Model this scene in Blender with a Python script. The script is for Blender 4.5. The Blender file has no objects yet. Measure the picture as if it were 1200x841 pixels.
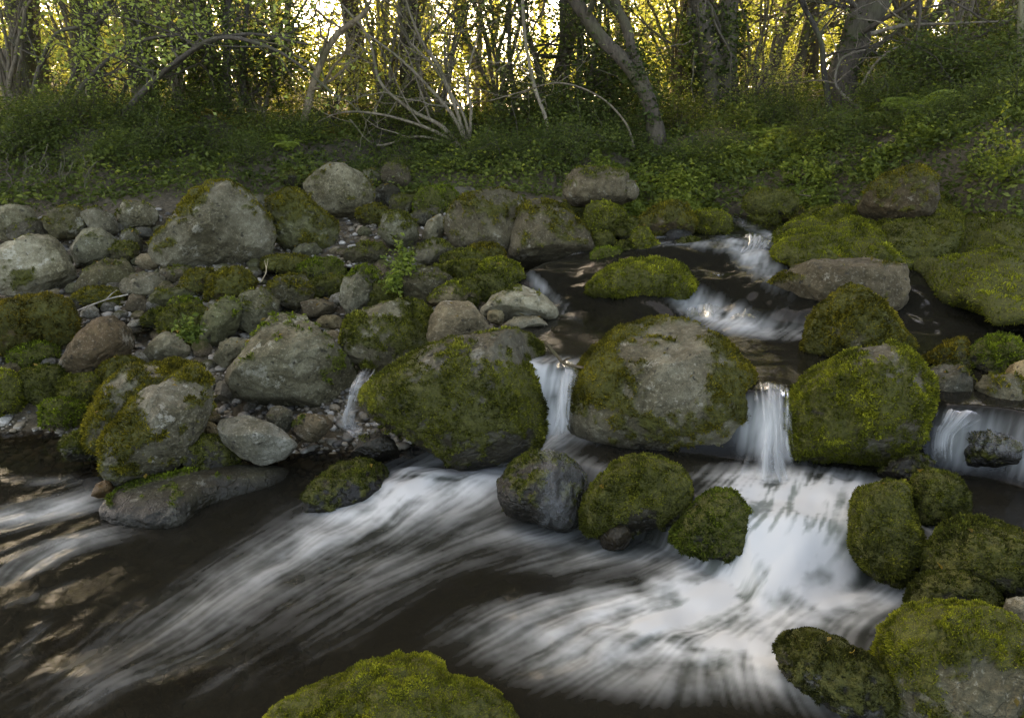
import bpy, math, random
import numpy as np
from mathutils import Vector
R = math.radians
rng = np.random.default_rng(7)
scene = bpy.context.scene
COL = scene.collection

# ------------------------------------------------------------------ camera
CAM = np.array([0.0, 0.0, 1.7]); PITCH = R(17.1); F = 942.0; CX, CY = 600.0, 420.5
cp, sp = math.cos(PITCH), math.sin(PITCH)
cd = bpy.data.cameras.new('camera'); cam = bpy.data.objects.new('camera', cd); COL.objects.link(cam)
cam.location = CAM; cam.rotation_euler = (math.pi/2 - PITCH, 0, 0)
cd.sensor_width = 36.0; cd.lens = 36.0*F/1200.0; cd.clip_end = 500; cd.clip_start = 0.05
scene.camera = cam

def ray(px, py):
    u = (np.asarray(px, float)-CX)/F; v = (CY-np.asarray(py, float))/F
    return np.stack([u+0*v, cp + v*sp, -sp + v*cp + 0*u], -1)
def un(px, py, z):                       # photo point lying on the level z
    d = ray(px, py); t = (np.asarray(z)-CAM[2])/d[..., 2]
    return CAM + d*t[..., None] if np.ndim(t) else CAM + d*t
def at(px, py, Y):                       # photo point at the distance Y
    d = ray(px, py); t = Y/d[..., 1]
    return CAM + d*(t[..., None] if np.ndim(t) else t)

# ------------------------------------------------------------------ noise
def _hash(i, j, k, s):
    h = (i*73856093) ^ (j*19349663) ^ (k*83492791) ^ (s*2654435761 & 0xffffffff)
    h = h & 0xffffffff
    h = ((h ^ (h >> 15))*2246822519) & 0xffffffff
    h = ((h ^ (h >> 13))*3266489917) & 0xffffffff
    return h ^ (h >> 16)
_G = rng.normal(size=(256, 3)); _G /= np.linalg.norm(_G, axis=1)[:, None]
def pn(P, seed=0):
    P = np.asarray(P, float); I = np.floor(P).astype(np.int64); f = P-I
    w = f*f*f*(f*(f*6-15)+10); out = 0
    for a in (0, 1):
        wa = w[:, 0] if a else 1-w[:, 0]
        for b in (0, 1):
            wb = w[:, 1] if b else 1-w[:, 1]
            for c in (0, 1):
                wc = w[:, 2] if c else 1-w[:, 2]
                g = _G[_hash(I[:, 0]+a, I[:, 1]+b, I[:, 2]+c, seed) & 255]
                d = g[:, 0]*(f[:, 0]-a)+g[:, 1]*(f[:, 1]-b)+g[:, 2]*(f[:, 2]-c)
                out = out + wa*wb*wc*d
    return out*1.6
def fbm(P, o=4, seed=0, gain=.5):
    P = np.asarray(P, float); s = 0; a = 1.0
    for k in range(o):
        s = s + a*pn(P*(2.03**k), seed+k); a *= gain
    return s
def sst(a, b, x):
    t = np.clip((x-a)/(b-a), 0, 1); return t*t*(3-2*t)

class TPS:                                # thin plate spline through scattered points
    def __init__(s, XY, Z, lam=0.0):
        s.P = np.asarray(XY, float); n = len(s.P)
        K = s.k(s.P, s.P)+lam*np.eye(n); Q = np.c_[np.ones(n), s.P]
        A = np.block([[K, Q], [Q.T, np.zeros((3, 3))]])
        s.w = np.linalg.solve(A, np.r_[np.asarray(Z, float), 0, 0, 0])
    @staticmethod
    def k(A, B):
        d2 = ((A[:, None, :]-B[None, :, :])**2).sum(-1)
        return np.where(d2 > 1e-12, d2*np.log(d2+1e-12), 0)*.5
    def __call__(s, X, Y):
        X = np.asarray(X, float); sh = X.shape
        q = np.c_[X.ravel(), np.broadcast_to(np.asarray(Y, float), sh).ravel()]; out = []
        for c in range(0, len(q), 40000):
            qq = q[c:c+40000]
            out.append(s.k(qq, s.P) @ s.w[:-3] + np.c_[np.ones(len(qq)), qq] @ s.w[-3:])
        return np.concatenate(out).reshape(sh)

# ------------------------------------------------------------------ mesh building
def mk(name, V, Fc, mat, parent=None, attrs=None, smooth=True, loc=None, color=None):
    me = bpy.data.meshes.new(name)
    V = np.asarray(V, np.float32)
    if loc is not None: V = V - np.asarray(loc, np.float32)
    groups = Fc if isinstance(Fc, list) else [Fc]
    groups = [np.asarray(g, np.int32) for g in groups if len(g)]
    loops = np.concatenate([g.ravel() for g in groups])
    sizes = np.concatenate([np.full(len(g), g.shape[1], np.int32) for g in groups])
    me.vertices.add(len(V)); me.vertices.foreach_set('co', V.ravel())
    me.loops.add(len(loops)); me.loops.foreach_set('vertex_index', loops)
    me.polygons.add(len(sizes))
    me.polygons.foreach_set('loop_start', np.r_[0, np.cumsum(sizes)[:-1]].astype(np.int32))
    me.polygons.foreach_set('loop_total', sizes)
    me.polygons.foreach_set('use_smooth', np.full(len(sizes), smooth, bool))
    for k, a in (attrs or {}).items():
        at_ = me.attributes.new(k, 'FLOAT', 'POINT'); at_.data.foreach_set('value', np.asarray(a, np.float32))
    me.update(calc_edges=True); me.validate()
    if mat: me.materials.append(mat)
    o = bpy.data.objects.new(name, me); COL.objects.link(o)
    if parent: o.parent = parent
    if loc is not None: o.location = loc
    if color is not None: o.color = (*color, 1)
    return o
def tag(o, label=None, cat=None, group=None, kind=None):
    for k, v in (('label', label), ('category', cat), ('group', group), ('kind', kind)):
        if v: o[k] = v
    return o
def empty(name, loc):
    o = bpy.data.objects.new(name, None); o.location = loc; COL.objects.link(o); o.empty_display_size = .1; return o
def vnormals(V, T):
    n = np.zeros_like(V); a, b, c = V[T[:, 0]], V[T[:, 1]], V[T[:, 2]]
    fn = np.cross(b-a, c-a)
    for k in range(3):
        for ax in range(3): n[:, ax] += np.bincount(T[:, k], fn[:, ax], len(V))
    return n/np.maximum(np.linalg.norm(n, axis=1), 1e-9)[:, None]
_ico = {}
def ico(level):
    if level in _ico: return _ico[level]
    if level == 0:
        t = (1+5**.5)/2
        V = np.array([(-1,t,0),(1,t,0),(-1,-t,0),(1,-t,0),(0,-1,t),(0,1,t),(0,-1,-t),(0,1,-t),(t,0,-1),(t,0,1),(-t,0,-1),(-t,0,1)], float)
        V /= np.linalg.norm(V[0])
        T = np.array([(0,11,5),(0,5,1),(0,1,7),(0,7,10),(0,10,11),(1,5,9),(5,11,4),(11,10,2),(10,7,6),(7,1,8),(3,9,4),(3,4,2),(3,2,6),(3,6,8),(3,8,9),(4,9,5),(2,4,11),(6,2,10),(8,6,7),(9,8,1)])
    else:
        V, T = ico(level-1); n = len(V)
        E = np.sort(np.concatenate([T[:, [0,1]], T[:, [1,2]], T[:, [2,0]]]), 1)
        U, inv = np.unique(E, axis=0, return_inverse=True); inv = inv.ravel()
        M = V[U[:, 0]]+V[U[:, 1]]; M /= np.linalg.norm(M, axis=1)[:, None]
        V = np.r_[V, M]; m = len(T); ab, bc, ca = n+inv[:m], n+inv[m:2*m], n+inv[2*m:]
        T = np.concatenate([np.c_[T[:,0],ab,ca], np.c_[T[:,1],bc,ab], np.c_[T[:,2],ca,bc], np.c_[ab,bc,ca]])
    _ico[level] = (V, T); return V, T

# ------------------------------------------------------------------ materials
def new_mat(name):
    m = bpy.data.materials.new(name); m.use_nodes = True; nt = m.node_tree; nt.nodes.clear()
    def N(t, **kw):
        n = nt.nodes.new(t)
        for k, v in kw.items():
            if k.startswith('_'): setattr(n, k[1:], v)
            else: n.inputs[k.replace('__', ' ')].default_value = v
        return n
    L = lambda a, b: nt.links.new(a, b)
    return m, N, L
def ramp(N, L, fac, stops):
    r = N('ShaderNodeValToRGB'); e = r.color_ramp.elements
    while len(e) > 1: e.remove(e[-1])
    e[0].position = stops[0][0]; e[0].color = (*stops[0][1], 1)
    for p, c in stops[1:]:
        x = e.new(p); x.color = (*c, 1)
    L(fac, r.inputs[0]); return r.outputs[0]
def mixc(N, L, fac, a, b, mode='MIX'):
    n = N('ShaderNodeMix', _data_type='RGBA', _blend_type=mode)
    for s, v in ((0, fac), (6, a), (7, b)):
        if isinstance(v, (int, float)): n.inputs[s].default_value = v
        elif isinstance(v, tuple): n.inputs[s].default_value = (*v, 1)
        else: L(v, n.inputs[s])
    return n.outputs[2]
def mth(N, L, op, a, b=None, c=None):
    n = N('ShaderNodeMath', _operation=op)
    for i, v in enumerate((a, b, c)):
        if v is None: continue
        if isinstance(v, (int, float)): n.inputs[i].default_value = v
        else: L(v, n.inputs[i])
    return n.outputs[0]
def attr(N, name): return N('ShaderNodeAttribute', _attribute_name=name).outputs['Fac']

def rock_material():
    m, N, L = new_mat('stone')
    tc = N('ShaderNodeTexCoord'); oi = N('ShaderNodeObjectInfo')
    off = N('ShaderNodeVectorMath', _operation='SCALE'); off.inputs[0].default_value = (37, 91, 53); L(oi.outputs['Random'], off.inputs['Scale'])
    vec = N('ShaderNodeVectorMath', _operation='ADD'); L(tc.outputs['Object'], vec.inputs[0]); L(off.outputs[0], vec.inputs[1])
    v = vec.outputs[0]
    def noise(s, d=4, r=.6):
        n = N('ShaderNodeTexNoise', Scale=s, Detail=d, Roughness=r); L(v, n.inputs['Vector']); return n.outputs['Fac']
    big, mid, fine, spk = noise(3.5, 5), noise(13, 5, .65), noise(60, 4, .7), noise(230, 2, .8)
    base = oi.outputs['Color']
    mul = lambda t: mixc(N, L, 1.0, base, t, 'MULTIPLY')
    c = mixc(N, L, ramp(N, L, mid, [(.38, (0,0,0)), (.62, (1,1,1))]), mul((.60,.56,.48)), mul((1.12,1.10,1.04)))
    film = noise(2.6, 6, .68)
    c = mixc(N, L, ramp(N, L, film, [(.40, (.9,.9,.9)), (.58, (0,0,0))]), c, mixc(N, L, ramp(N, L, fine, [(.35, (0,0,0)), (.65, (1,1,1))]), (.026,.022,.010), mul((.52,.47,.31))))   # olive brown skin of algae
    c = mixc(N, L, ramp(N, L, fine, [(.56, (0,0,0)), (.68, (.42,.42,.42))]), c, mixc(N, L, .55, base, (.40,.38,.30)))                     # pale lichen flecks
    c = mixc(N, L, ramp(N, L, spk, [(.34, (.85,.85,.85)), (.47, (0,0,0))]), c, mul((.22,.20,.17)))                                    # dark mineral specks
    lich = noise(6.0, 8, .78)
    c = mixc(N, L, ramp(N, L, lich, [(.585, (0,0,0)), (.62, (.75,.75,.75))]), c, mixc(N, L, .35, base, (.38,.365,.30)))
    crk = N('ShaderNodeTexVoronoi', Scale=5.5, _feature='DISTANCE_TO_EDGE'); wv = N('ShaderNodeVectorMath', _operation='ADD'); L(v, wv.inputs[0])
    nz = N('ShaderNodeTexNoise', Scale=6, Detail=4); L(v, nz.inputs['Vector']); sc_ = N('ShaderNodeVectorMath', _operation='SCALE', Scale=.35); L(nz.outputs['Color'], sc_.inputs[0]); L(sc_.outputs[0], wv.inputs[1]); L(wv.outputs[0], crk.inputs['Vector'])
    pit = noise(28, 3, .5)
    c = mixc(N, L, ramp(N, L, pit, [(.30, (.8,.8,.8)), (.36, (0,0,0))]), c, (.02,.018,.012))
    wet = attr(N, 'wet')
    c = mixc(N, L, wet, c, mixc(N, L, 1.0, c, (.20,.19,.17), 'MULTIPLY'))
    mo = attr(N, 'moss')
    mcol = ramp(N, L, fine, [(.3, (.020,.022,.004)), (.7, (.075,.074,.012))])
    c = mixc(N, L, mo, c, mcol)
    rgh = mth(N, L, 'SUBTRACT', .88, mth(N, L, 'MULTIPLY', wet, .55))
    rgh = mth(N, L, 'MAXIMUM', rgh, mth(N, L, 'MULTIPLY', mo, .85))
    h = mth(N, L, 'ADD', mth(N, L, 'MULTIPLY', mid, 1.3), mth(N, L, 'ADD', mth(N, L, 'MULTIPLY', fine, .6), mth(N, L, 'MULTIPLY', spk, .18)))
    h = mth(N, L, 'ADD', h, mth(N, L, 'MULTIPLY', ramp(N, L, pit, [(.28, (0,0,0)), (.38, (1,1,1))]), .5)); h = mth(N, L, 'ADD', h, mth(N, L, 'MULTIPLY', ramp(N, L, crk.outputs['Distance'], [(0, (0,0,0)), (.03, (1,1,1))]), .35))
    bp = N('ShaderNodeBump', Strength=.8, Distance=.014); L(h, bp.inputs['Height'])
    p = N('ShaderNodeBsdfPrincipled'); L(c, p.inputs['Base Color']); L(rgh, p.inputs['Roughness']); L(bp.outputs[0], p.inputs['Normal'])
    p.inputs['Specular IOR Level'].default_value = .28
    L(p.outputs[0], N('ShaderNodeOutputMaterial').inputs[0]); return m

def leaf_material(name, stops, trans=.45, rough=.6, spec=.25):
    m, N, L = new_mat(name)
    oi = N('ShaderNodeObjectInfo')
    c = mixc(N, L, 1.0, ramp(N, L, attr(N, 'rnd'), stops), oi.outputs['Color'], 'MULTIPLY')
    p = N('ShaderNodeBsdfPrincipled', Roughness=rough); L(c, p.inputs['Base Color']); p.inputs['Specular IOR Level'].default_value = spec
    t = N('ShaderNodeBsdfTranslucent'); L(mixc(N, L, 1.0, c, (1.4,1.4,1.05), 'MULTIPLY'), t.inputs[0])
    s = N('ShaderNodeMixShader'); s.inputs[0].default_value = trans; L(p.outputs[0], s.inputs[1]); L(t.outputs[0], s.inputs[2])
    L(s.outputs[0], N('ShaderNodeOutputMaterial').inputs[0]); return m

def bark_material():
    m, N, L = new_mat('bark')
    tc = N('ShaderNodeTexCoord'); oi = N('ShaderNodeObjectInfo')
    mp = N('ShaderNodeMapping'); mp.inputs['Scale'].default_value = (14, 14, 3); L(tc.outputs['Object'], mp.inputs[0])
    n1 = N('ShaderNodeTexNoise', Scale=1.6, Detail=6, Roughness=.7); L(mp.outputs[0], n1.inputs['Vector'])
    n2 = N('ShaderNodeTexNoise', Scale=2.2, Detail=4); L(tc.outputs['Object'], n2.inputs['Vector'])
    c = mixc(N, L, ramp(N, L, n1.outputs[0], [(.35, (0,0,0)), (.65, (1,1,1))]), mixc(N, L, 1.0, oi.outputs['Color'], (.4,.38,.36), 'MULTIPLY'), oi.outputs['Color'])
    c = mixc(N, L, ramp(N, L, n2.outputs[0], [(.5, (0,0,0)), (.68, (.7,.7,.7))]), c, (.055,.062,.018))
    bp = N('ShaderNodeBump', Strength=.9, Distance=.03); L(n1.outputs[0], bp.inputs['Height'])
    p = N('ShaderNodeBsdfPrincipled', Roughness=.9); L(c, p.inputs['Base Color']); L(bp.outputs[0], p.inputs['Normal'])
    L(p.outputs[0], N('ShaderNodeOutputMaterial').inputs[0]); return m

def ground_material():
    m, N, L = new_mat('forest_floor')
    tc = N('ShaderNodeTexCoord')
    def noise(s, d=5, r=.65):
        n = N('ShaderNodeTexNoise', Scale=s, Detail=d, Roughness=r); L(tc.outputs['Object'], n.inputs['Vector']); return n.outputs['Fac']
    a, b, f = noise(1.2), noise(9), noise(70, 4, .75)
    c = ramp(N, L, f, [(.3, (.016,.012,.007)), (.5, (.05,.037,.02)), (.72, (.12,.095,.06))])
    g = mixc(N, L, ramp(N, L, b, [(.45, (0,0,0)), (.6, (.7,.7,.7))]), c, (.035,.04,.01))
    vo = N('ShaderNodeTexVoronoi', Scale=34); L(tc.outputs['Object'], vo.inputs['Vector'])
    st = mixc(N, L, .55, ramp(N, L, vo.outputs['Color'], [(.1, (.03,.026,.017)), (.5, (.09,.07,.04)), (.9, (.19,.155,.10))]), (.06,.045,.02))
    c = mixc(N, L, attr(N, 'bed'), g, st); c = mixc(N, L, attr(N, 'under'), c, mixc(N, L, 1.0, c, (.42,.38,.28), 'MULTIPLY'))
    bp = N('ShaderNodeBump', Strength=.8, Distance=.03); L(mth(N, L, 'ADD', f, mth(N, L, 'MULTIPLY', vo.outputs['Distance'], -.8)), bp.inputs['Height'])
    p = N('ShaderNodeBsdfPrincipled', Roughness=.9); L(c, p.inputs['Base Color']); L(bp.outputs[0], p.inputs['Normal'])
    L(p.outputs[0], N('ShaderNodeOutputMaterial').inputs[0]); return m

def water_material():
    m, N, L = new_mat('stream_water')
    tc = N('ShaderNodeTexCoord')
    n1 = N('ShaderNodeTexNoise', Scale=9, Detail=4, Roughness=.6); L(tc.outputs['Object'], n1.inputs['Vector'])
    bp = N('ShaderNodeBump', Strength=.12, Distance=.02); L(n1.outputs[0], bp.inputs['Height'])
    foam, dep, milk, sheen = attr(N, 'foam'), attr(N, 'depth'), attr(N, 'milk'), attr(N, 'sheen')
    tr = N('ShaderNodeBsdfTransparent'); L(mixc(N, L, mth(N, L, 'MULTIPLY', dep, 4), (1,1,1), (.52,.47,.37)), tr.inputs[0])
    body = N('ShaderNodeBsdfDiffuse'); L(mixc(N, L, milk, (.0105,.0098,.007), (.19,.215,.19)), body.inputs[0])
    under = N('ShaderNodeMixShader'); L(dep, under.inputs[0]); L(tr.outputs[0], under.inputs[1]); L(body.outputs[0], under.inputs[2])
    gl = N('ShaderNodeBsdfGlossy', Roughness=.09); L(bp.outputs[0], gl.inputs['Normal']); gl.inputs[0].default_value = (.9,.93,1,1)
    fr = N('ShaderNodeFresnel', IOR=1.2); L(bp.outputs[0], fr.inputs['Normal']); fs = mth(N, L, 'MULTIPLY', fr.outputs[0], sheen)
    w = N('ShaderNodeMixShader'); L(fs, w.inputs[0]); L(under.outputs[0], w.inputs[1]); L(gl.outputs[0], w.inputs[2])
    fd = N('ShaderNodeBsdfDiffuse'); fd.inputs[0].default_value = (.60,.61,.59,1)
    ft = N('ShaderNodeBsdfTranslucent'); ft.inputs[0].default_value = (.56,.59,.56,1)
    fm = N('ShaderNodeMixShader'); fm.inputs[0].default_value = .3; L(fd.outputs[0], fm.inputs[1]); L(ft.outputs[0], fm.inputs[2])
    s = N('ShaderNodeMixShader'); L(foam, s.inputs[0]); L(w.outputs[0], s.inputs[1]); L(fm.outputs[0], s.inputs[2])
    L(s.outputs[0], N('ShaderNodeOutputMaterial').inputs[0]); return m

def pebble_material():
    m, N, L = new_mat('pebbles')
    tc = N('ShaderNodeTexCoord')
    n = N('ShaderNodeTexNoise', Scale=60, Detail=4, Roughness=.7); L(tc.outputs['Object'], n.inputs['Vector'])
    c = ramp(N, L, attr(N, 'rnd'), [(0, (.06,.055,.045)), (.3, (.14,.13,.105)), (.55, (.19,.155,.10)), (.8, (.26,.245,.21)), (1, (.40,.38,.33))])
    c = mixc(N, L, ramp(N, L, n.outputs[0], [(.35, (.6,.6,.6)), (.6, (0,0,0))]), c, mixc(N, L, 1.0, c, (.45,.42,.36), 'MULTIPLY'))
    bp = N('ShaderNodeBump', Strength=.5, Distance=.004); L(n.outputs[0], bp.inputs['Height'])
    p = N('ShaderNodeBsdfPrincipled', Roughness=.7); L(c, p.inputs['Base Color']); L(bp.outputs[0], p.inputs['Normal'])
    L(p.outputs[0], N('ShaderNodeOutputMaterial').inputs[0]); return m

M_ROCK, M_BARK, M_GROUND, M_WATER, M_PEB = rock_material(), bark_material(), ground_material(), water_material(), pebble_material()
M_MOSS = leaf_material('moss', [(0, (.022,.026,.005)), (.4, (.080,.086,.013)), (.75, (.165,.168,.024)), (1, (.28,.27,.05))], .30, .8, .1)
M_LEAF = leaf_material('leaf', [(0, (.026,.036,.011)), (.5, (.062,.076,.022)), (1, (.13,.14,.042))], .40, .55, .18)
M_SPRING = leaf_material('spring_leaf', [(0, (.14,.15,.055)), (.5, (.28,.28,.11)), (1, (.46,.44,.22))], .5, .6, .2)
# ------------------------------------------------------------------ where things touch the ground: photo point -> level
CTRL = [(0,560,-.02,'w'),(0,841,-.08,'w'),(300,841,-.05,'w'),(600,841,-.03,'w'),(900,841,-.02,'w'),(1200,841,.0,'w'),(600,700,0,'w'),(300,680,0,'w'),(100,610,0,'w'),
 (450,600,.03,'w'),(800,700,0,'w'),(1000,695,.01,'w'),(540,545,.07,'w'),(780,535,.15,'w'),(640,617,.02,'w'),(745,626,.04,'w'),(850,655,.02,'w'),(1010,550,.23,'w'),(1040,682,.02,'w'),
 (1100,622,.19,'w'),(1190,590,.25,'w'),(1140,700,.08,'w'),(100,490,.08,'s'),(200,566,.02,'w'),(345,486,.14,'b'),(20,490,.08,'s'),(450,432,.3,'b'),(540,412,.38,'b'),
 (0,410,.3,'b'),(110,444,.2,'b'),(250,402,.33,'b'),(400,370,.4,'b'),(580,392,.48,'b'),(600,374,.5,'s'),(50,348,.45,'b'),(300,325,.57,'b'),(460,302,.65,'b'),(150,270,.76,'b'),
 (250,318,.6,'b'),(400,256,.8,'b'),(560,294,.68,'b'),(650,311,.60,'w'),(500,248,.84,'b'),(700,238,.92,'b'),(0,252,.84,'b'),(900,370,.52,'w'),(1000,419,.5,'w'),(1100,425,.5,'w'),
 (1190,435,.5,'w'),(1150,355,.55,'w'),(1000,370,.53,'w'),(1190,345,.6,'w'),(690,346,.56,'w'),(780,357,.54,'w'),(800,298,.72,'w'),(860,272,.83,'w'),(760,279,.8,'b'),(920,256,.9,'w'),
 (1050,257,1.0,'b'),(1190,250,1.02,'b'),(1050,306,.7,'b'),(600,222,1.02,'b'),(300,212,1.05,'b'),(100,217,1.05,'b'),(850,235,.95,'b'),(1190,218,1.2,'b'),(870,450,.5,'w'),(780,400,.5,'w')]
_c = np.array([c[:3] for c in CTRL])
_zc = TPS(_c[:, :2]/100, _c[:, 2], .01)
def zcontact(px, py): return float(_zc(np.array([px/100.]), np.array([py/100.]))[0])

# ------------------------------------------------------------------ terrain
gp = []
for (px, py, z, k) in CTRL:
    p = un(px, py, z); gp.append((p[0], p[1], z-{'w': .28, 's': .06, 'b': .03}[k]))
gp += [(-9,8.3,1.15),(-9,6,.9),(-9,3,.4),(-4,1,-.25),(4.5,1,-.2),(0,.3,-.2),(-4,-3,.2),(5,-3,.3),(2.5,2.8,.42),(2.0,2.0,.3),(1.9,1.4,.25),(5,3.2,.5),(6,5,.8),(8,8,1.5),(-4,3,-.15),
       (-6,9.4,1.5),(-3.5,9.2,1.42),(-1,9.6,1.40),(1,9.5,1.40),(3,9.2,1.50),(5,9.0,1.85),(7.5,9.5,2.4),
       (-7,12,1.75),(-4,12,1.5),(0,12,1.5),(3,12,1.7),(5,12,2.15),(9,12,3.0),(-12,18,2.4),(-5,17,2.0),(0,18,1.5),(5,18,2.0),(12,18,3.4),
       (-20,30,3.2),(0,30,1.5),(20,30,4),(-30,55,4),(0,60,1.5),(30,55,4)]
gp = np.array(gp); _g = TPS(gp[:, :2], gp[:, 2], .004)
def ground_z(x, y):
    x = np.asarray(x, float); y = np.asarray(y, float)
    P = np.c_[x.ravel(), y.ravel(), np.zeros(x.size)]
    amp = np.clip((P[:, 1]-1)/8, .15, 1)
    n = (fbm(P*1.1, 3, 5)*.09*amp + fbm(P*6, 3, 9)*.022).reshape(x.shape)
    n = n+(fbm(P*.95+7, 3, 15)*.22*sst(7.6, 9.2, P[:, 1])).reshape(x.shape)
    n = n-.22*sst(1.9, 2.3, x)*(1-sst(4.6, 5.4, x))*sst(4.6, 5.0, y)*(1-sst(6.3, 6.8, y))
    return _g(x, y)+n
tt = np.concatenate([np.linspace(-2.2, -.9, 25), np.linspace(-.88, .95, 260), np.linspace(.98, 2.2, 25)])
yy = np.concatenate([np.linspace(-4, .7, 16), 0.8*np.exp(np.linspace(0, math.log(75), 330))])
GX = np.where(yy[:, None] < 1.5, tt[None, :]*np.maximum(4.5-yy, 3)[:, None]*.8, tt[None, :]*(np.abs(yy)[:, None]+.9)); GY = np.repeat(yy[:, None], len(tt), 1)
GZ = ground_z(GX, GY)
def gridfaces(nr, nc):
    i = np.arange(nr*nc).reshape(nr, nc)
    return np.stack([i[:-1, :-1], i[:-1, 1:], i[1:, 1:], i[1:, :-1]], -1).reshape(-1, 4)
bed = (1-sst(7.8, 8.8, GY)).ravel()

# ------------------------------------------------------------------ stream surface
def line(pts, z):
    p = np.array([un(a, b, z)[:2] for a, b in pts]); p = p[np.argsort(p[:, 0])]
    return lambda x: np.interp(x, p[:, 0], p[:, 1])
dam_a = line([(600,432),(660,432),(720,440),(800,455),(905,462),(940,465),(1010,460),(1090,468),(1150,478),(1230,490)], .5)
dam_b = line([(540,500),(600,525),(640,538),(720,560),(800,585),(850,600),(880,620),(930,624),(1000,618),(1060,606),(1100,640),(1230,690)], .2)
dam_c = line([(560,328),(700,334),(760,342),(830,336),(900,338),(960,345),(1230,340)], .68)
dam_d = line([(700,292),(800,287),(870,288),(920,290),(1230,290)], .83)
xl = lambda y: np.interp(y, [3.4, 3.9, 5.2, 5.8, 6.5, 8], [.0, -.05, -.05, .35, .75, 1.15])
def water_z(x, y):
    q_ = np.c_[np.ravel(x)*2.4, np.ravel(y)*2.4, 0*np.ravel(x)]; jit = fbm(q_, 3, 71).reshape(np.shape(x))*.16
    low = .0 + .05*sst(2.9, 3.9, y) - .05*sst(0, 1.8, -x)
    casc = np.exp(-((x-.95)/.3)**2)
    ja = jit*.55*sst(1.25, 1.5, x); face_ = sst(-.09, .06, y-dam_a(x)+ja); water_z.face = 4*face_*(1-face_)
    w = low + (.21-low)*sst(-.07-.17*casc, .05+.10*casc, y-dam_b(x))*sst(-.05, .22, x)
    up = .5 + .02*sst(4, 5, y)
    up = up + .16*(.35+.65*sst(.4, 1.1, x))*sst(-.30, .30, y-dam_c(x)+.7*jit); up = up + .13*sst(-.45, .35, y-dam_d(x)+.9*jit) + .06*sst(6.2, 7.6, y)
    return w + (up-w)*sst(-.09, .06, y-dam_a(x)+ja)*sst(-.12, .08, x-xl(y))

ground = mk('ground', np.c_[GX.ravel(), GY.ravel(), GZ.ravel()], gridfaces(len(yy), len(tt)), M_GROUND, attrs={'bed': bed, 'under': sst(-.03, .02, water_z(GX, GY).ravel()-GZ.ravel())*(GY.ravel() < 8)*(GY.ravel() > -3)})
tag(ground, kind='structure')
FLOW = [(560,560,-3,1.2),(450,600,-3,1.5),(330,640,-3,1.7),(200,680,-2.2,1.6),(100,740,-1.5,1.2),(300,760,-2,1.4),(450,700,-3,1.6),(150,620,-3,.6),(50,590,-3,.8),(30,680,-.8,2),
 (50,800,-2,1),(200,810,-2,.7),(420,780,-2,1),(600,640,-3,.8),(700,690,-3,.6),(800,720,-3,1),(900,690,-2.5,.9),(930,650,-.3,3),(1000,700,-2,.8),(830,800,.3,1.2),(930,830,1,1.3),(740,780,-1.5,1),(650,800,-1.6,.8),(980,760,-.6,1.6),
 (640,530,-2,1),(720,560,-.6,2),(860,560,-1,1.2)]
FLOWU = [(850,380,-2,1),(780,400,-2,.3),(700,400,-1,.6),(905,440,0,2),(1100,380,-2,.3),(1000,440,-1,1),(880,300,-.8,1.5),(830,345,-1,1.5),(640,330,.2,1),(640,390,.3,1),(880,262,.4,1),(800,290,-1.5,.4),(700,320,-2,.4)]
fp, fv = [], []
for lst in (FLOW, FLOWU):
    for (a, b, dx, dy) in lst:
        z = 0.0 if lst is FLOW and b > 540 else (.2 if lst is FLOW else .55)
        p, q = un(a, b, z), un(a+dx*3, b+dy*3, z); v = (q-p)[:2]; fp.append(p[:2]); fv.append(v/np.linalg.norm(v))
fp, fv = np.array(fp), np.array(fv)
FX0, FY0, FS = -7.0, 1.0, .02; fnx, fny = 750, 400
fx, fy = np.meshgrid(FX0+np.arange(fnx)*FS, FY0+np.arange(fny)*FS)
acc = np.zeros((fny, fnx, 2)); wsum = np.zeros((fny, fnx))
for p, v in zip(fp, fv):
    w = 1/((fx-p[0])**2+(fy-p[1])**2+.015)**1.5; acc += w[..., None]*v; wsum += w
acc /= wsum[..., None]; acc /= np.maximum(np.linalg.norm(acc, axis=2), .2)[..., None]
NT = 1024; tex = np.random.default_rng(3).random((NT, NT)); tex = (tex+np.roll(tex, 1, 0)+np.roll(tex, 1, 1)+np.roll(np.roll(tex, 1, 0), 1, 1))/4
def bil(T, i, j):
    i0, j0 = np.floor(i).astype(int), np.floor(j).astype(int); a, b = i-i0, j-j0; n, m = T.shape[:2]
    g = lambda r, c: T[r % n, c % m]
    if T.ndim == 3: a, b = a[:, None], b[:, None]
    return (g(i0, j0)*(1-a)+g(i0+1, j0)*a)*(1-b)+(g(i0, j0+1)*(1-a)+g(i0+1, j0+1)*a)*b
def streaks(x, y, grain, step, n):            # foam drawn out along the current
    s = np.zeros_like(x); tot = 0
    for sg in (1, -1):
        px_, py_ = x.copy(), y.copy()
        for k in range(n):
            ii = np.clip((py_-FY0)/FS, 0, fny-2); jj = np.clip((px_-FX0)/FS, 0, fnx-2); v = bil(acc, ii, jj)
            w = 1-k/n; s += w*bil(tex, py_/grain, px_/grain); tot += w
            px_ = px_+sg*step*v[:, 0]; py_ = py_+sg*step*v[:, 1]
    s /= tot; s = (s-s.mean())/s.std(); return 1/(1+np.exp(-1.6*s))
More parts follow.
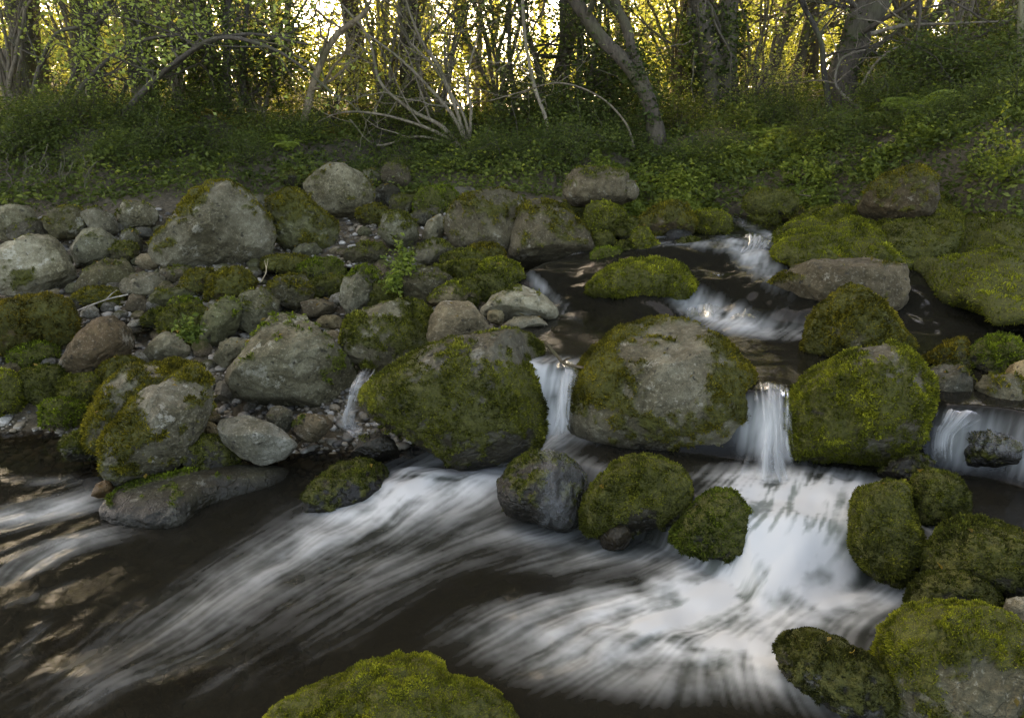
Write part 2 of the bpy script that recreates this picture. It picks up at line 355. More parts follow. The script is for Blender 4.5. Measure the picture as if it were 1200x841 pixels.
FOAM = [(530,570,75,26,-10,1.25,0),(445,595,80,26,-25,.55,0),(340,640,100,26,-30,.17,0),(250,690,110,30,-32,.10,0),(470,660,110,24,-20,.17,0),(400,740,110,24,-28,.10,0),
 (640,525,55,14,0,1.1,.1),(590,535,40,14,-10,.9,.08),(700,560,45,14,20,.5,.2),(640,628,60,10,0,.5,0),(720,650,60,12,0,.4,0),
 (935,575,60,16,0,1.1,.2),(935,610,75,24,0,1.15,.12),(930,650,80,22,0,1.2,.02),(920,685,90,22,0,1.3,0),(850,700,90,26,0,.95,0),(770,725,100,30,-8,.75,0),(680,705,80,16,-5,.3,0),(600,730,80,18,-10,.16,0),(840,765,85,24,18,.7,0),(930,800,60,16,30,.4,0),(980,715,60,20,0,.55,0),(740,790,80,22,10,.3,0),(640,770,80,26,0,.06,0),
 (300,670,230,60,-28,.13,0),(500,650,120,30,-15,.09,0),(900,750,110,40,10,.45,0),(780,745,150,40,0,.38,0),(690,765,90,34,-5,.14,0),(650,660,60,12,0,.25,0),(760,700,60,10,0,.3,0),(40,592,80,10,-10,.8,0),(80,625,60,9,-10,.42,0),(20,655,55,9,-20,.5,0),(50,680,50,6,-20,.18,0),(30,740,50,12,-50,.12,0),(150,790,80,12,-20,.18,0),(250,800,60,10,-30,.09,0),(60,560,60,6,0,.2,0),
 (870,560,45,12,0,.7,.2),(990,590,36,10,0,.6,.2),(1000,560,30,8,0,.5,.22),(1060,700,40,14,0,.6,0),
 (835,372,40,7,10,1.0,.52),(895,384,42,6,0,.6,.52),(780,386,34,4,0,.25,.52),(945,392,40,4,0,.3,.52),(655,318,24,2.5,0,.5,.57),(625,328,18,2.5,0,.3,.55),(640,350,24,3,20,.4,.54),(660,366,26,3,20,.22,.53),
 (880,300,34,8,20,.9,.75),(830,300,26,3,0,.35,.72),(775,302,30,2.5,0,.35,.7),(880,262,20,3,20,.55,.85),(905,272,14,4,40,.6,.85),(772,291,18,2,0,.5,.72)]
def foam_density(x, y, z):
    D = np.full(x.shape, .015)
    d = np.stack([x, y, z], -1)-CAM; dep = d[..., 1]*cp-d[..., 2]*sp
    for (px, py, rx, ry, rot, a, zz) in FOAM:
        c = un(px, py, zz); e1 = un(px+rx*math.cos(R(rot)), py+rx*math.sin(R(rot)), zz)-c; e2 = un(px-ry*math.sin(R(rot)), py+ry*math.cos(R(rot)), zz)-c
        A = np.linalg.inv(np.c_[e1[:2], e2[:2]]); q0 = A[0, 0]*(x-c[0])+A[0, 1]*(y-c[1]); q1 = A[1, 0]*(x-c[0])+A[1, 1]*(y-c[1])
        D = D+a*np.exp(-.75*(q0*q0+q1*q1))
    return D
wy = 1.15*np.exp(np.linspace(0, math.log(7.8), 520)); wt = np.linspace(-1.05, 1.05, 660)
WX = wy[:, None]*wt[None, :]; WY = np.repeat(wy[:, None], len(wt), 1)
x, y = WX.ravel(), WY.ravel(); W0 = water_z(x, y)
D = foam_density(x, y, W0); xB, xC, xD = un(660,470,.35)[0], un(905,500,.38)[0], un(1130,500,.38)[0]
D = D+water_z.face*(.95*np.exp(-((x-xB)/.06)**2)+1.1*np.exp(-((x-xC)/.10)**2)+.5*sst(xD-.18, xD-.1, x))
S1 = streaks(x, y, .008, .011, 16); S2 = streaks(x, y, .034, .018, 14)
P3 = np.c_[x, y, 0*x]
lump = fbm(P3*2.6, 3, 31)
cl = fbm(np.c_[x*5.5, y*8, 0*x]+.4*lump[:, None], 4, 37); hi = sst(.5, 1.1, D)
cas_ = np.exp(-((x-1.0)/.35)**2)*sst(2.6, 2.75, y)*(1-sst(3.1, 3.25, y))
lo_ = 1-sst(.1, .4, D)
st = (.46-.16*hi+.25*lo_)*S1+(.50-.20*hi-.25*lo_)*S2+.55*cas_*(S1-.62)+.35*cas_*(S2-.6)+.26*lump+(.18+.34*hi)*cl+.02+.10*hi
gz = ground_z(WX, WY).ravel()
foam = np.clip(D*(.15+1.05*st)-.07, 0, 1); foam = np.clip(foam**1.15*.92, 0, .88)
WZ = W0 + (.007+.03*np.clip(D, 0, 1))*lump*.8 + (.0010+.004*np.clip(D, 0, 1))*(S2-.5)*2 + .0007*(S1-.5)
c = un(520, 575, 0); WZ += .05*np.exp(-(((x-c[0])/.3)**2+((y-c[1])/.16)**2))
c = un(150, 805, -.03); WZ += .02*np.exp(-(((x-c[0])/.28)**2+((y-c[1])/.14)**2))
depth = np.clip(1-np.exp(-np.clip(WZ-gz, 0, 1)*9), 0, 1)
for (a_, b_, rx_, ry_) in ((110,815,90,30),(235,800,50,25),(70,745,50,22),(330,770,40,18),(110,560,60,25),(30,530,60,25),(150,500,40,20)):
    c = un(a_, b_, -.02); e1 = np.linalg.norm(un(a_+rx_, b_, -.02)-c); e2 = np.linalg.norm(un(a_, b_+ry_, -.02)-c); depth = depth*(1-.3*np.exp(-((x-c[0])/e1)**2-((y-c[1])/e2)**2))
milk = np.clip(.55*(D-.10)*(.6+.5*S2+.5*cl), 0, .8); depth = np.maximum(depth, np.clip(milk*1.6, 0, 1))
water = mk('water', np.c_[x, y, WZ], gridfaces(len(wy), len(wt)), M_WATER, attrs={'foam': foam, 'depth': depth, 'milk': milk, 'sheen': np.ones_like(foam)}); tag(water, kind='structure')

def catmull(P, n):
    P = np.asarray(P, float); P = np.r_[[2*P[0]-P[1]], P, [2*P[-1]-P[-2]]]
    t = np.linspace(0, len(P)-3-1e-6, n); k = t.astype(int); f = (t-k)[:, None]
    a, b, c, d = P[k], P[k+1], P[k+2], P[k+3]
    return .5*(2*b+(c-a)*f+(2*a-5*b+4*c-d)*f*f+(3*b-a-3*c+d)*f**3)
def ribbon(secs, strength=1.0, bulge=.03, seed=0, nu=56, nv=70, fr=17):
    A = np.array([un(*s[0]) for s in secs]); B = np.array([un(*s[1]) for s in secs])
    A, B = catmull(A, nv), catmull(B, nv); u = np.linspace(0, 1, nu)
    V = A[:, None]*(1-u[None, :, None])+B[:, None]*u[None, :, None]
    along = np.linspace(0, 1, nv)[:, None]+0*u[None, :]; uu = u[None, :]+0*along
    w = np.linalg.norm(B-A, axis=1).mean(); lng = np.linalg.norm(np.diff(A, axis=0), axis=1).sum()
    q = np.c_[(uu*w*fr*3.2+.6*np.sin(along*3+seed)).ravel(), (along*lng*4.5).ravel(), np.full(uu.size, seed*7.3)]
    s = fbm(q, 3, seed).reshape(uu.shape); s2 = fbm(q*np.array([.35, .8, 1]), 2, seed+5).reshape(uu.shape)
    n = np.cross(np.gradient(V, axis=0), np.gradient(V, axis=1)); n /= np.maximum(np.linalg.norm(n, axis=2), 1e-9)[..., None]
    n *= np.where((n*(CAM-V)).sum(-1) < 0, -1, 1)[..., None]
    V = V+n*((bulge*(1-(2*uu-1)**2))+.006*s2+.002*s)[..., None]
    eg = fbm(np.c_[np.zeros(uu.size), (along*lng*9).ravel(), np.full(uu.size, seed*3.1)], 3, seed+9).reshape(uu.shape)*.16
    edge = sst(.02, .36, uu+.16*s+eg)*sst(.02, .36, 1-uu+.16*s-eg)*sst(0, .12, along+.05*s)*sst(0, .24, 1-along+.06*s)
    fo = np.clip(edge*(.40+.34*s+.30*s2)*strength, 0, .8)
    o = mk('waterfall', V.reshape(-1, 3), gridfaces(nv, nu), M_WATER, attrs={'foam': fo.ravel(), 'depth': .01*edge.ravel(), 'milk': np.full(uu.size, .25), 'sheen': .8*edge.ravel()})
    return tag(o, kind='structure')
ribbon([((880,452,.515),(930,456,.515)),((884,466,.50),(929,470,.50)),((884,500,.40),(928,502,.40)),((874,535,.29),(934,538,.29)),((856,580,.13),(955,582,.13))], .75, .03, 1)
ribbon([((652,424,.515),(681,426,.515)),((653,440,.49),(678,442,.49)),((650,478,.36),(672,478,.36)),((640,528,.13),(678,528,.13))], .65, .02, 3, nu=34)
ribbon([((418,433,.42),(447,433,.42)),((406,455,.36),(434,455,.36)),((400,478,.25),(424,478,.25)),((396,502,.14),(430,502,.14)),((410,520,.11),(470,518,.11))], .75, .015, 4, nu=34)
ribbon([((405,498,.14),(430,496,.14)),((440,500,.13),(462,496,.13)),((480,512,.11),(492,508,.11)),((500,535,.07),(520,530,.08))], .7, .01, 14)
ribbon([((1092,472,.47),(1185,474,.47)),((1094,486,.45),(1150,492,.45)),((1090,505,.38),(1125,510,.38)),((1086,540,.26),(1120,540,.26))], .8, .02, 5, nu=60)
ribbon([((1068,566,.25),(1068,576,.23)),((1035,563,.255),(1036,573,.24)),((1006,574,.22),(1012,584,.20)),((985,612,.1),(1000,614,.1)),((980,660,.01),(1000,664,.01))], .95, .01, 7)
ribbon([((1128,580,.245),(1140,600,.225)),((1090,622,.2),(1102,640,.18)),((1074,655,.12),(1090,662,.11)),((1060,715,.0),(1084,716,.0))], .7, .01, 8)
ribbon([((820,318,.685),(852,322,.685)),((816,336,.62),(848,340,.62)),((800,356,.56),(846,360,.56)),((790,374,.525),(850,378,.525))], .9, .01, 9)
ribbon([((852,318,.685),(905,320,.69)),((856,336,.64),(897,340,.63)),((852,360,.56),(890,364,.56)),((848,378,.525),(893,381,.525))], .38, .02, 10)
ribbon([((866,274,.845),(914,276,.845)),((866,286,.80),(908,288,.80)),((858,298,.75),(905,300,.75)),((846,312,.705),(918,314,.705))], .95, .01, 11)
ribbon([((566,520,.17),(585,512,.17)),((620,514,.17),(655,512,.17)),((690,530,.17),(715,525,.17)),((715,560,.17),(745,548,.17))], .7, .01, 16)
# ------------------------------------------------------------------ rocks
GREY, PALE, BROWN, DARK, GREEN, TAN, OLIVE = (.20,.19,.155), (.36,.345,.29), (.135,.10,.06), (.065,.06,.05), (.135,.14,.075), (.30,.25,.16), (.12,.11,.06)
YG, RUST, DK, LUSH = (1.4,1.42,1), (1.1,.92,.75), (.66,.7,.72), (1.05,1.3,.85)
G_S, G_B, G_U = 'boulders standing in the stream', 'boulders of the left gravel bar', 'boulders of the upper stream'
ROCKS = []
def rock(label, shape, tint=GREY, moss=.3, mt=(1,1,1), z=None, dr=.85, cuts=3, wet=.15, group=G_B, name='boulder', rough=1.0, spots=(), sq=.86, flat=None, slope=0):
    seed = len(ROCKS)*17+3; r = np.random.default_rng(seed)
    if len(shape) == 4 and not hasattr(shape[0], '__len__'):
        x0, y0, x1, y1 = shape; k = 14; th = np.arange(k)/k*2*np.pi+r.uniform(0, .4)
        f = lambda t: np.sign(t)*np.abs(t)**.78
        m = 1+r.normal(0, .045, k); tilt = r.uniform(-.22, .22)
        P = np.c_[(x0+x1)/2+(x1-x0)/2*f(np.cos(th))*m, (y0+y1)/2-(y1-y0)/2*f(np.sin(th))*m]
        P[:, 1] += (P[:, 0]-(x0+x1)/2)*tilt*(y1-y0)/(x1-x0)*.6
    else: P = np.array(shape, float)
    x0, y0 = P.min(0); x1, y1 = P.max(0); cx, cy = (x0+x1)/2, (y0+y1)/2
    zb = zcontact(cx, y1) if z is None else z
    Yf = un(cx, y1, zb)[1]; hw = (x1-x0)/2/F*Yf*1.05; hh = (y1-y0)/2/F*Yf*1.05
    ry = dr*(.55*hw+.45*hh); Yc = Yf+ry*.72
    C = at(cx, cy, Yc); c = C-CAM; c /= np.linalg.norm(c); a = np.cross(c, (0,0,1)); a /= np.linalg.norm(a); b = np.cross(a, c)
    if flat:
        G0 = un(P[:, 0], P[:, 1], zb+flat*.45); C = np.r_[(G0.min(0)+G0.max(0))[:2]/2, zb+flat*.1]; Yc = C[1]
        a, b, c = np.array([1., 0, 0]), np.array([0, 1., 0]), np.array([0, 0, -1.])
        hw, hh = (G0.max(0)-G0.min(0))[:2]/2; ry = flat
    d = ray(P[:, 0], P[:, 1]); t = (C-CAM).dot(c)/(d@c); Q = (G0 if flat else CAM+d*t[:, None])-C; pa, pb = Q@a, Q@b
    th = np.arctan2(pb, pa); o = np.argsort(th); th, S = th[o], np.hypot(pa, pb)[o]
    g = np.linspace(-np.pi, np.pi, 721)[:-1]
    X, Yq = pa[o], pb[o]                                  # exact polygon radius
    Sg = np.interp(g, np.r_[th-2*np.pi, th, th+2*np.pi], np.r_[S, S, S])
    for i in range(len(X)):
        j = (i+1) % len(X); ta, tb = th[i], th[j]+(2*np.pi if j == 0 else 0)
        if tb-ta > 2.6: continue
        gg = np.where((g < ta) & (j == 0), g+2*np.pi, g); sel = (gg >= ta) & (gg <= tb)
        dx, dy = X[j]-X[i], Yq[j]-Yq[i]; den = np.cos(g)*dy-np.sin(g)*dx
        rr = (X[i]*dy-Yq[i]*dx)/np.where(np.abs(den) < 1e-9, 1e-9, den); Sg = np.where(sel & (rr > 0), rr, Sg)
    ker = np.exp(-(np.arange(-30, 31)/13.)**2); ker /= ker.sum()
    Sg = np.convolve(np.r_[Sg[-30:], Sg, Sg[:30]], ker, 'valid')
    if not flat: Sg *= 1+.10*np.clip(-np.sin(g), 0, 1)
    wpx = max(x1-x0, y1-y0); lv = 6 if wpx > 120 else (5 if wpx > 45 else 4)
    U, T = ico(lv); ruv = np.hypot(U[:, 0], U[:, 2]); tha = np.arctan2(U[:, 2], U[:, 0])
    Sv = np.interp(tha, np.r_[g, np.pi], np.r_[Sg, Sg[0]])
    rad = ruv**sq; w = np.sign(U[:, 1])*np.abs(U[:, 1])**(sq+.02)
    q = np.c_[np.cos(tha)*rad*Sv/hw, w, np.sin(tha)*rad*Sv/hh]
    for k in range(cuts):
        n = r.normal(size=3)*(1, .5, 1); n[1] = -abs(r.uniform(.5, 1.3)); n /= np.linalg.norm(n)
        e = np.maximum(0, q@n-r.uniform(.70, .88)); q = q-n*(e*.9)[:, None]
    n = r.normal(size=3); n[2] = abs(n[2])+.5; n /= np.linalg.norm(n)
    V = C+q[:, :1]*hw*a+q[:, 1:2]*ry*c+q[:, 2:]*hh*b
    size = (hw+hh+ry)/3; rel = V-C; nr = rel/np.linalg.norm(rel, axis=1)[:, None]
    s3 = np.array([seed*1.7, seed*.9, seed*2.3])
    V = V+nr*(size*rough*(.085*fbm(rel/size*1.1+s3, 3, 1)+.03*fbm(rel/size*4.2+s3, 3, 2)) + .0035*fbm(rel*34+s3, 3, 3))[:, None]
    if flat and moss > .9: V[:, 2] += .06*fbm(V*3.2, 3, 77)+.02*fbm(V*10, 2, 78)
    if slope: V[:, 2] += slope*(V[:, 1]-V[:, 1].min())
    N_ = vnormals(V, T)
    raw = .62*N_[:, 2]+.55*fbm(rel/size*1.7+s3, 4, 11)+.42*fbm(rel/size*6+s3, 3, 13)+.30*fbm(rel*26+s3, 3, 12)+(moss-.5)*2.2-.15
    for (u, v, rd, am) in spots:
        raw = raw+am*np.exp(-((q[:, 0]-u)**2+(q[:, 2]-v)**2)/(rd*rd))
    M = sst(-.14, .30, raw)
    lmp = fbm(rel*32+s3, 3, 21)*.5+.5
    mt_k = .010 if Yc < 4.5 else .013
    V = V+N_*(M*(mt_k*.6+mt_k*.8*lmp))[:, None]
    hz = V[:, 2]-zb
    wetv = wet*(1-sst(.03, .12+.1*min(1, size), hz+.05*fbm(rel*7+s3, 2, 31))) if wet < .9 else np.clip(wet*(1.05-.55*sst(.0, 2*hh*1.0, hz)), 0, 1)
    base = np.array([C[0], C[1], max(zb, V[:, 2].min())])
    ob = mk(name, V, T, M_ROCK, attrs={'moss': M*.95, 'wet': wetv}, loc=base, color=(.70*tint[0], .69*tint[1], .585*tint[2]))
    tag(ob, label, {'boulder': 'boulder', 'rock': 'rock', 'mossy_ledge': 'rock ledge', 'cobble': 'cobble'}[name], group)
    ROCKS.append(dict(C=C, size=size, px=(x0, y0, x1, y1), ob=ob, V=V, N=N_, T=T, q=q, r=max(hw, ry), base=base))
    # tufts of real moss
    FN = np.cross(V[T[:, 1]]-V[T[:, 0]], V[T[:, 2]]-V[T[:, 0]]); ar = np.linalg.norm(FN, axis=1)/2; FN /= np.maximum(2*ar, 1e-12)[:, None]
    mf = M[T].mean(1); cen = V[T].mean(1); fac = (FN*(CAM-cen)).sum(1)/np.linalg.norm(CAM-cen, axis=1)
    ok = (fac > -.35) & (cen[:, 2] > zb-.04) & (np.abs((cen[:, 0])/np.maximum(cen[:, 1]*cp+(1.7-cen[:, 2])*sp, .2)) < .74); wgt = ar*np.where(ok, sst(.15, .95, mf), 0)
    dist = np.linalg.norm(C-CAM); pxm = dist/804.
    tot = wgt.sum(); n = int(min(90000, tot/(pxm*.90)**2))
    if n > 60:
        idx = r.choice(len(T), n, p=wgt/tot); bc = r.dirichlet((1,1,1), n)
        p = (V[T[idx]]*bc[..., None]).sum(1); nn = FN[idx]
        h = np.clip(pxm*2.1, .005, .013)*r.uniform(.55, 1.35, n)*(.55+.75*np.clip(fbm(p*30, 2, 41)+.4, 0, 1))*(.8+.7*np.clip(fbm(p*6, 2, 43)+.3, 0, 1))
        dirv = nn+r.normal(size=(n, 3))*.55+np.array([0, 0, .25]); dirv /= np.linalg.norm(dirv, axis=1)[:, None]
        sd = np.cross(dirv, r.normal(size=(n, 3))); sd /= np.linalg.norm(sd, axis=1)[:, None]; hwid = (h*.26)[:, None]
        tip = p+dirv*h[:, None]
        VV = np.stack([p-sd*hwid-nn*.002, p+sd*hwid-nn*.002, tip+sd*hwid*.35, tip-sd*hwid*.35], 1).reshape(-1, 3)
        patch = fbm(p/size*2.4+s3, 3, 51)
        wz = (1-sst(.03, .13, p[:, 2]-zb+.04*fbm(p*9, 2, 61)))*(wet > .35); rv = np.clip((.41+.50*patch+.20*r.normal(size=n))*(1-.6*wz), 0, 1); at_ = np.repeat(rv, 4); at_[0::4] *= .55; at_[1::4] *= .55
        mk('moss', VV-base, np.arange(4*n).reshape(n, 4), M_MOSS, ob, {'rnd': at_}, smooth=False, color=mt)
    return ROCKS[-1]

# --- the dam of big boulders
rock('long mossy boulder with bare pale ridge between the two white trickles', [(426,470),(430,453),(458,431),(493,414),(540,396),(588,388),(623,390),(650,404),(664,432),(663,468),(652,505),(630,530),(575,535),(553,540),(540,546),(514,531),(480,509),(441,490)], GREY, .66, z=.08, group=G_S, wet=.9, cuts=1, rough=.7, spots=((.25,.85,.5,-.9),(-.4,.62,.3,-.55),(.3,-.8,.6,-.35),(.0,.0,.5,.3)))
B780 = rock('largest grey lichen boulder mid stream with moss on both flanks', [(668,480),(675,448),(692,418),(722,390),(761,372),(792,370),(822,381),(848,405),(874,431),(887,453),(891,479),(883,509),(857,528),(805,535),(748,535),(709,526),(679,513),(669,500)], (.19,.18,.15), .44, RUST, z=.15, group=G_S, cuts=1, rough=.7, wet=.8, spots=((-.75,.1,.35,.9),(.7,.0,.45,.8),(.05,.45,.45,-.7),(-.1,.0,.4,-.45),(.1,-.7,.5,.45)))
rock('boulder with bare dark crown and mossy front right beside the main waterfall', [(930,510),(930,471),(936,437),(963,426),(1004,412),(1039,405),(1061,412),(1080,429),(1090,452),(1090,479),(1080,513),(1061,530),(1023,545),(985,551),(959,546),(938,535)], (.15,.14,.12), .80, YG, z=.24, group=G_S, wet=.7, spots=((.15,.95,.36,-1.5),(.75,.7,.25,-.7),(-.35,.25,.5,.3)))
R640 = rock('dark wet rock with a thin sheen of water on its right side', [(579,565),(592,542),(623,531),(657,535),(683,557),(692,583),(683,609),(657,620),(623,610),(592,600)], (.05,.047,.04), .36, DK, z=.03, group=G_S, wet=1)
rock('round moss covered rock in the middle of the stream below the largest grey boulder', [(686,606),(688,583),(709,557),(735,539),(761,535),(792,548),(809,570),(807,591),(787,612),(753,622),(718,628),(692,622)], DARK, .82, z=.06, group=G_S, wet=.8, spots=((0,-.8,.5,-.6),))
rock('small reddish wet rock at the foot of the round mossy midstream rock', [(703,630),(715,615),(735,612),(742,628),(732,643),(708,643)], BROWN, .1, z=.01, wet=1, group=G_S, name='rock')
R840 = rock('rounded wet dark green rock with white water parting round it left of the main cascade', [(787,634),(805,600),(831,578),(857,578),(878,600),(887,625),(880,652),(852,658),(812,648)], (.045,.045,.03), .70, (.7,.85,.75), rough=.5, cuts=0, z=.02, group=G_S, wet=1)
rock('upright oval moss rock standing right beside the white cascade', [(994,604),(1004,578),(1027,568),(1061,568),(1066,593),(1077,631),(1073,665),(1054,682),(1023,671),(1001,646)], DARK, .78, z=.03, group=G_S, wet=.8)
rock('rounded moss rock behind the upright oval one with thin white flow on its left', [(1064,583),(1073,563),(1092,552),(1119,560),(1136,582),(1132,603),(1103,616),(1080,624)], DARK, .78, DK, z=.18, group=G_S, wet=.7)
rock('wide moss covered boulder at the right edge above the fluffy bright one', [(1080,666),(1092,635),(1115,616),(1149,604),(1183,608),(1210,620),(1225,660),(1205,695),(1160,702),(1110,694)], DARK, .74, DK, z=.10, group=G_S, wet=.6)
rock('low dark mossy rock with rusty leaf patch just behind the fluffy bright boulder', [(1066,705),(1072,685),(1092,673),(1125,671),(1155,683),(1172,702),(1165,722),(1075,722)], DARK, .62, DK, z=.08, group=G_S, name='rock', wet=.5)
rock('small bare grey rock at the right edge behind the fluffy bright boulder', [(1172,722),(1178,702),(1200,698),(1220,712),(1215,732)], GREY, .12, z=.12, group=G_S, name='rock')
rock('big foreground boulder with bright fluffy moss left and bare granite right', [(1030,775),(1037,738),(1060,716),(1100,709),(1150,709),(1195,728),(1210,800),(1195,850),(1100,860),(1050,845),(1034,806)], (.20,.19,.15), .60, YG, z=-.02, group=G_S, cuts=2, wet=.3, spots=((-.75,.0,.5,.9),(-.1,.85,.5,.6),(.5,-.1,.55,-1.3)))
rock('low smooth dark rock covered in short blackish moss beside white foam', [(910,762),(920,745),(945,741),(980,750),(1015,770),(1042,800),(1044,830),(1015,842),(975,828),(940,806),(920,787)], (.04,.038,.03), .62, (.42,.42,.5), z=-.02, group=G_S, wet=.8, cuts=1)
rock('bright yellow green moss dome in the foreground at the bottom of the picture', [(310,842),(345,822),(390,800),(430,783),(470,773),(500,780),(530,795),(570,805),(598,825),(612,855),(570,905),(440,915),(330,890)], DARK, 1.3, YG, z=-.08, dr=.75, group=G_S, cuts=0, rough=1.6)
# --- left bank of the lower pool
rock('mossy back half of the split slab beside the lower pool', [(98,500),(107,478),(120,455),(147,433),(187,420),(226,413),(240,430),(225,470),(180,510),(140,530),(105,525)], GREY, .62, RUST, z=.08, spots=((.1,.75,.3,-.8),(-.3,.5,.25,-.6)))
rock('tilted slab with big bare grey face and olive moss edges', [(116,545),(125,507),(147,483),(173,457),(200,447),(233,417),(248,447),(250,473),(240,497),(217,532),(187,558),(143,570),(126,564)], (.22,.21,.185), .50, RUST, z=.02, cuts=4, wet=.6, spots=((.3,.3,.30,-1.2),(.1,.05,.25,-.7),(-.5,-.1,.4,.6),(-.5,-.8,.4,.4)))
rock('large pitted grey boulder with a bright moss smear low on its right', [(265,440),(283,410),(300,383),(327,362),(350,362),(377,387),(400,410),(415,438),(410,468),(388,484),(345,486),(305,474),(276,457)], (.21,.20,.155), .24, LUSH, z=.15, cuts=4, spots=((.55,-.35,.3,.75),(.75,-.1,.15,.4)))
rock('angular flat slab blotched grey and cream beside the lower pool', [(252,496),(262,489),(293,486),(320,496),(350,521),(333,536),(307,543),(280,533),(258,515)], (.22,.22,.21), .02, z=.10, cuts=4, rough=.7, name='rock', spots=())
rock('small rounded grey cobble on the upper corner of the blotched slab', [(311,489),(316,478),(327,474),(342,481),(345,496),(337,506),(320,502)], (.15,.15,.135), .1, z=.15, name='cobble')
rock('brown and grey stone with a moss cap beside the left trickle', [(343,507),(347,488),(358,484),(391,486),(393,497),(372,516),(353,518)], (.19,.15,.105), .16, LUSH, z=.10, name='rock', spots=((-.8,.5,.3,1.0),), wet=.5)
rock('low mossy wedge below the big pitted boulder and left of the blotched slab', [(212,543),(220,525),(237,512),(260,516),(283,541),(272,552),(228,554)], DARK, .55, z=.05, name='rock', wet=.7)
rock('long flat wet rock with a bright moss patch lying in the pool edge', [(110,592),(140,573),(180,559),(233,552),(283,546),(322,546),(348,546),(330,562),(277,574),(240,584),(207,604),(173,607),(133,602)], (.075,.07,.045), .16, LUSH, z=-.03, flat=.10, wet=.85, cuts=0, rough=.6, spots=((-.42,.1,.28,1.0),))
rock('low dark wet mossy rock in the fast water below the trickle', [(350,586),(365,573),(380,563),(406,551),(428,540),(453,550),(448,567),(419,579),(380,588)], DARK, .45, DK, z=.0, flat=.11, cuts=0, wet=1, group=G_S)
rock('small wet rock under the left trickle of white water', [(408,535),(423,513),(445,506),(463,517),(468,535),(440,542)], DARK, .15, z=.07, wet=1, name='rock', group=G_S)
rock('thin dark mossy toe stone at the foot of the split slab in the pool', (70,505,122,540), DARK, .6, DK, z=.04, name='rock', wet=.7)
rock('small orange brown stone at the tip of the long flat wet rock', [(106,580),(112,568),(128,560),(133,572),(122,584)], (.22,.13,.05), .05, z=0, wet=.6, name='cobble')
# --- far left pile
rock('pale smooth boulder at the left edge of the gravel bar', [(-22,302),(3,286),(33,275),(63,278),(83,298),(91,318),(82,338),(60,348),(33,349),(0,340),(-28,328)], PALE, .18, z=.45, cuts=2, spots=((-.1,-.45,.4,.7),))
rock('wide flat topped boulder under rusty brown moss at the left edge', [(-28,362),(3,353),(50,347),(80,355),(88,377),(88,398),(52,410),(0,412),(-30,405)], BROWN, .88, (.95,.72,.7), z=.33, cuts=1)
rock('smooth chestnut brown boulder without moss on the left', [(67,432),(78,405),(92,388),(110,372),(133,371),(148,380),(158,402),(150,423),(127,433),(113,443),(74,446)], (.15,.105,.062), .03, z=.2, cuts=3, rough=1.1, spots=())
rock('brown veined boulder with dark foot below the ivy bank', [(50,262),(57,247),(77,242),(97,245),(108,264),(92,277),(63,280)], OLIVE, .38, RUST)
rock('leaning grey slab to the right of the brown veined boulder', [(94,250),(113,243),(134,253),(138,272),(128,278),(104,268)], GREY, .25)
rock('light topped flat boulder with moss side under the ivy bank', [(136,258),(143,237),(167,237),(188,250),(180,266),(148,268)], PALE, .25, spots=((-.8,.3,.4,.7),))
rock('mid grey wedge rock above the half buried dome', [(81,292),(97,268),(113,265),(143,285),(154,300),(133,308),(93,310)], (.19,.19,.145), .2, cuts=4)
rock('half buried smooth olive dome right of the pale left boulder', [(87,335),(97,318),(123,303),(147,305),(160,318),(150,342),(90,345)], OLIVE, .24)
rock('long grey stone with dark wet foot in front of the half buried dome', [(137,332),(153,322),(177,318),(197,326),(193,344),(167,352),(143,345)], GREY, .18)
rock('square rusty moss block at the front of the great triangular boulder', [(243,355),(245,326),(263,314),(283,316),(300,330),(292,345),(268,358)], BROWN, .78, RUST)
rock('brown mossy lump left of the square rusty moss block', [(209,336),(222,320),(245,317),(256,332),(247,346),(217,350)], BROWN, .6, RUST)
rock('greenish grey oval stone lying under the two moss lumps', [(172,350),(187,337),(220,336),(235,350),(220,360),(183,362)], GREEN, .3)
rock('bare brown pebble like stone at the end of the pale dry twig', [(146,357),(152,346),(163,343),(178,356),(168,366),(148,365)], (.16,.13,.095), .0, name='rock')
rock('flat dark mossy stone below the half buried olive dome', [(75,355),(100,341),(133,338),(148,346),(145,362),(98,369)], DARK, .6, RUST)
rock('tall smooth green tinted stone leaning left of the pitted boulder', [(233,388),(240,365),(260,350),(277,346),(282,365),(277,388),(254,403),(238,400)], GREEN, .28, LUSH)
rock('knobbly grey green rock behind the pitted boulder', [(272,362),(283,345),(307,339),(330,353),(322,378),(293,389),(276,382)], (.18,.18,.125), .3, rough=1.4)
rock('brown rock with dry grass wisps right of the knobbly one', [(312,336),(330,326),(358,322),(369,340),(363,358),(347,363),(320,352)], OLIVE, .4, RUST)
rock('great triangular boulder with mossy shoulders on the gravel bar', [(176,293),(187,275),(217,240),(247,215),(267,208),(283,220),(300,240),(320,263),(323,281),(308,302),(290,317),(233,321),(200,313),(182,303)], (.21,.20,.165), .42, RUST, cuts=3, spots=((.15,-.35,.7,-.75),(.2,.7,.22,-.7),(-.3,.45,.4,.4)))
rock('little flat stone perched against the right shoulder of the great triangular boulder', (294,229,323,251), (.17,.17,.14), .2, z=.86, name='rock')
rock('smooth olive mossy boulder right of the great triangular one', [(312,235),(337,221),(350,224),(373,246),(394,264),(394,284),(380,295),(340,293),(318,276)], GREEN, .58, RUST)
rock('pale crowned boulder perched highest at the back of the gravel bar', [(351,218),(363,203),(387,190),(403,191),(423,204),(441,224),(433,241),(423,254),(397,254),(370,244)], (.26,.245,.19), .36, RUST, z=.82, spots=((.3,.7,.4,-.8),))
rock('dark mossy stone tucked behind the left of the pale crowned boulder', (330,198,368,218), DARK, .7, z=1.0)
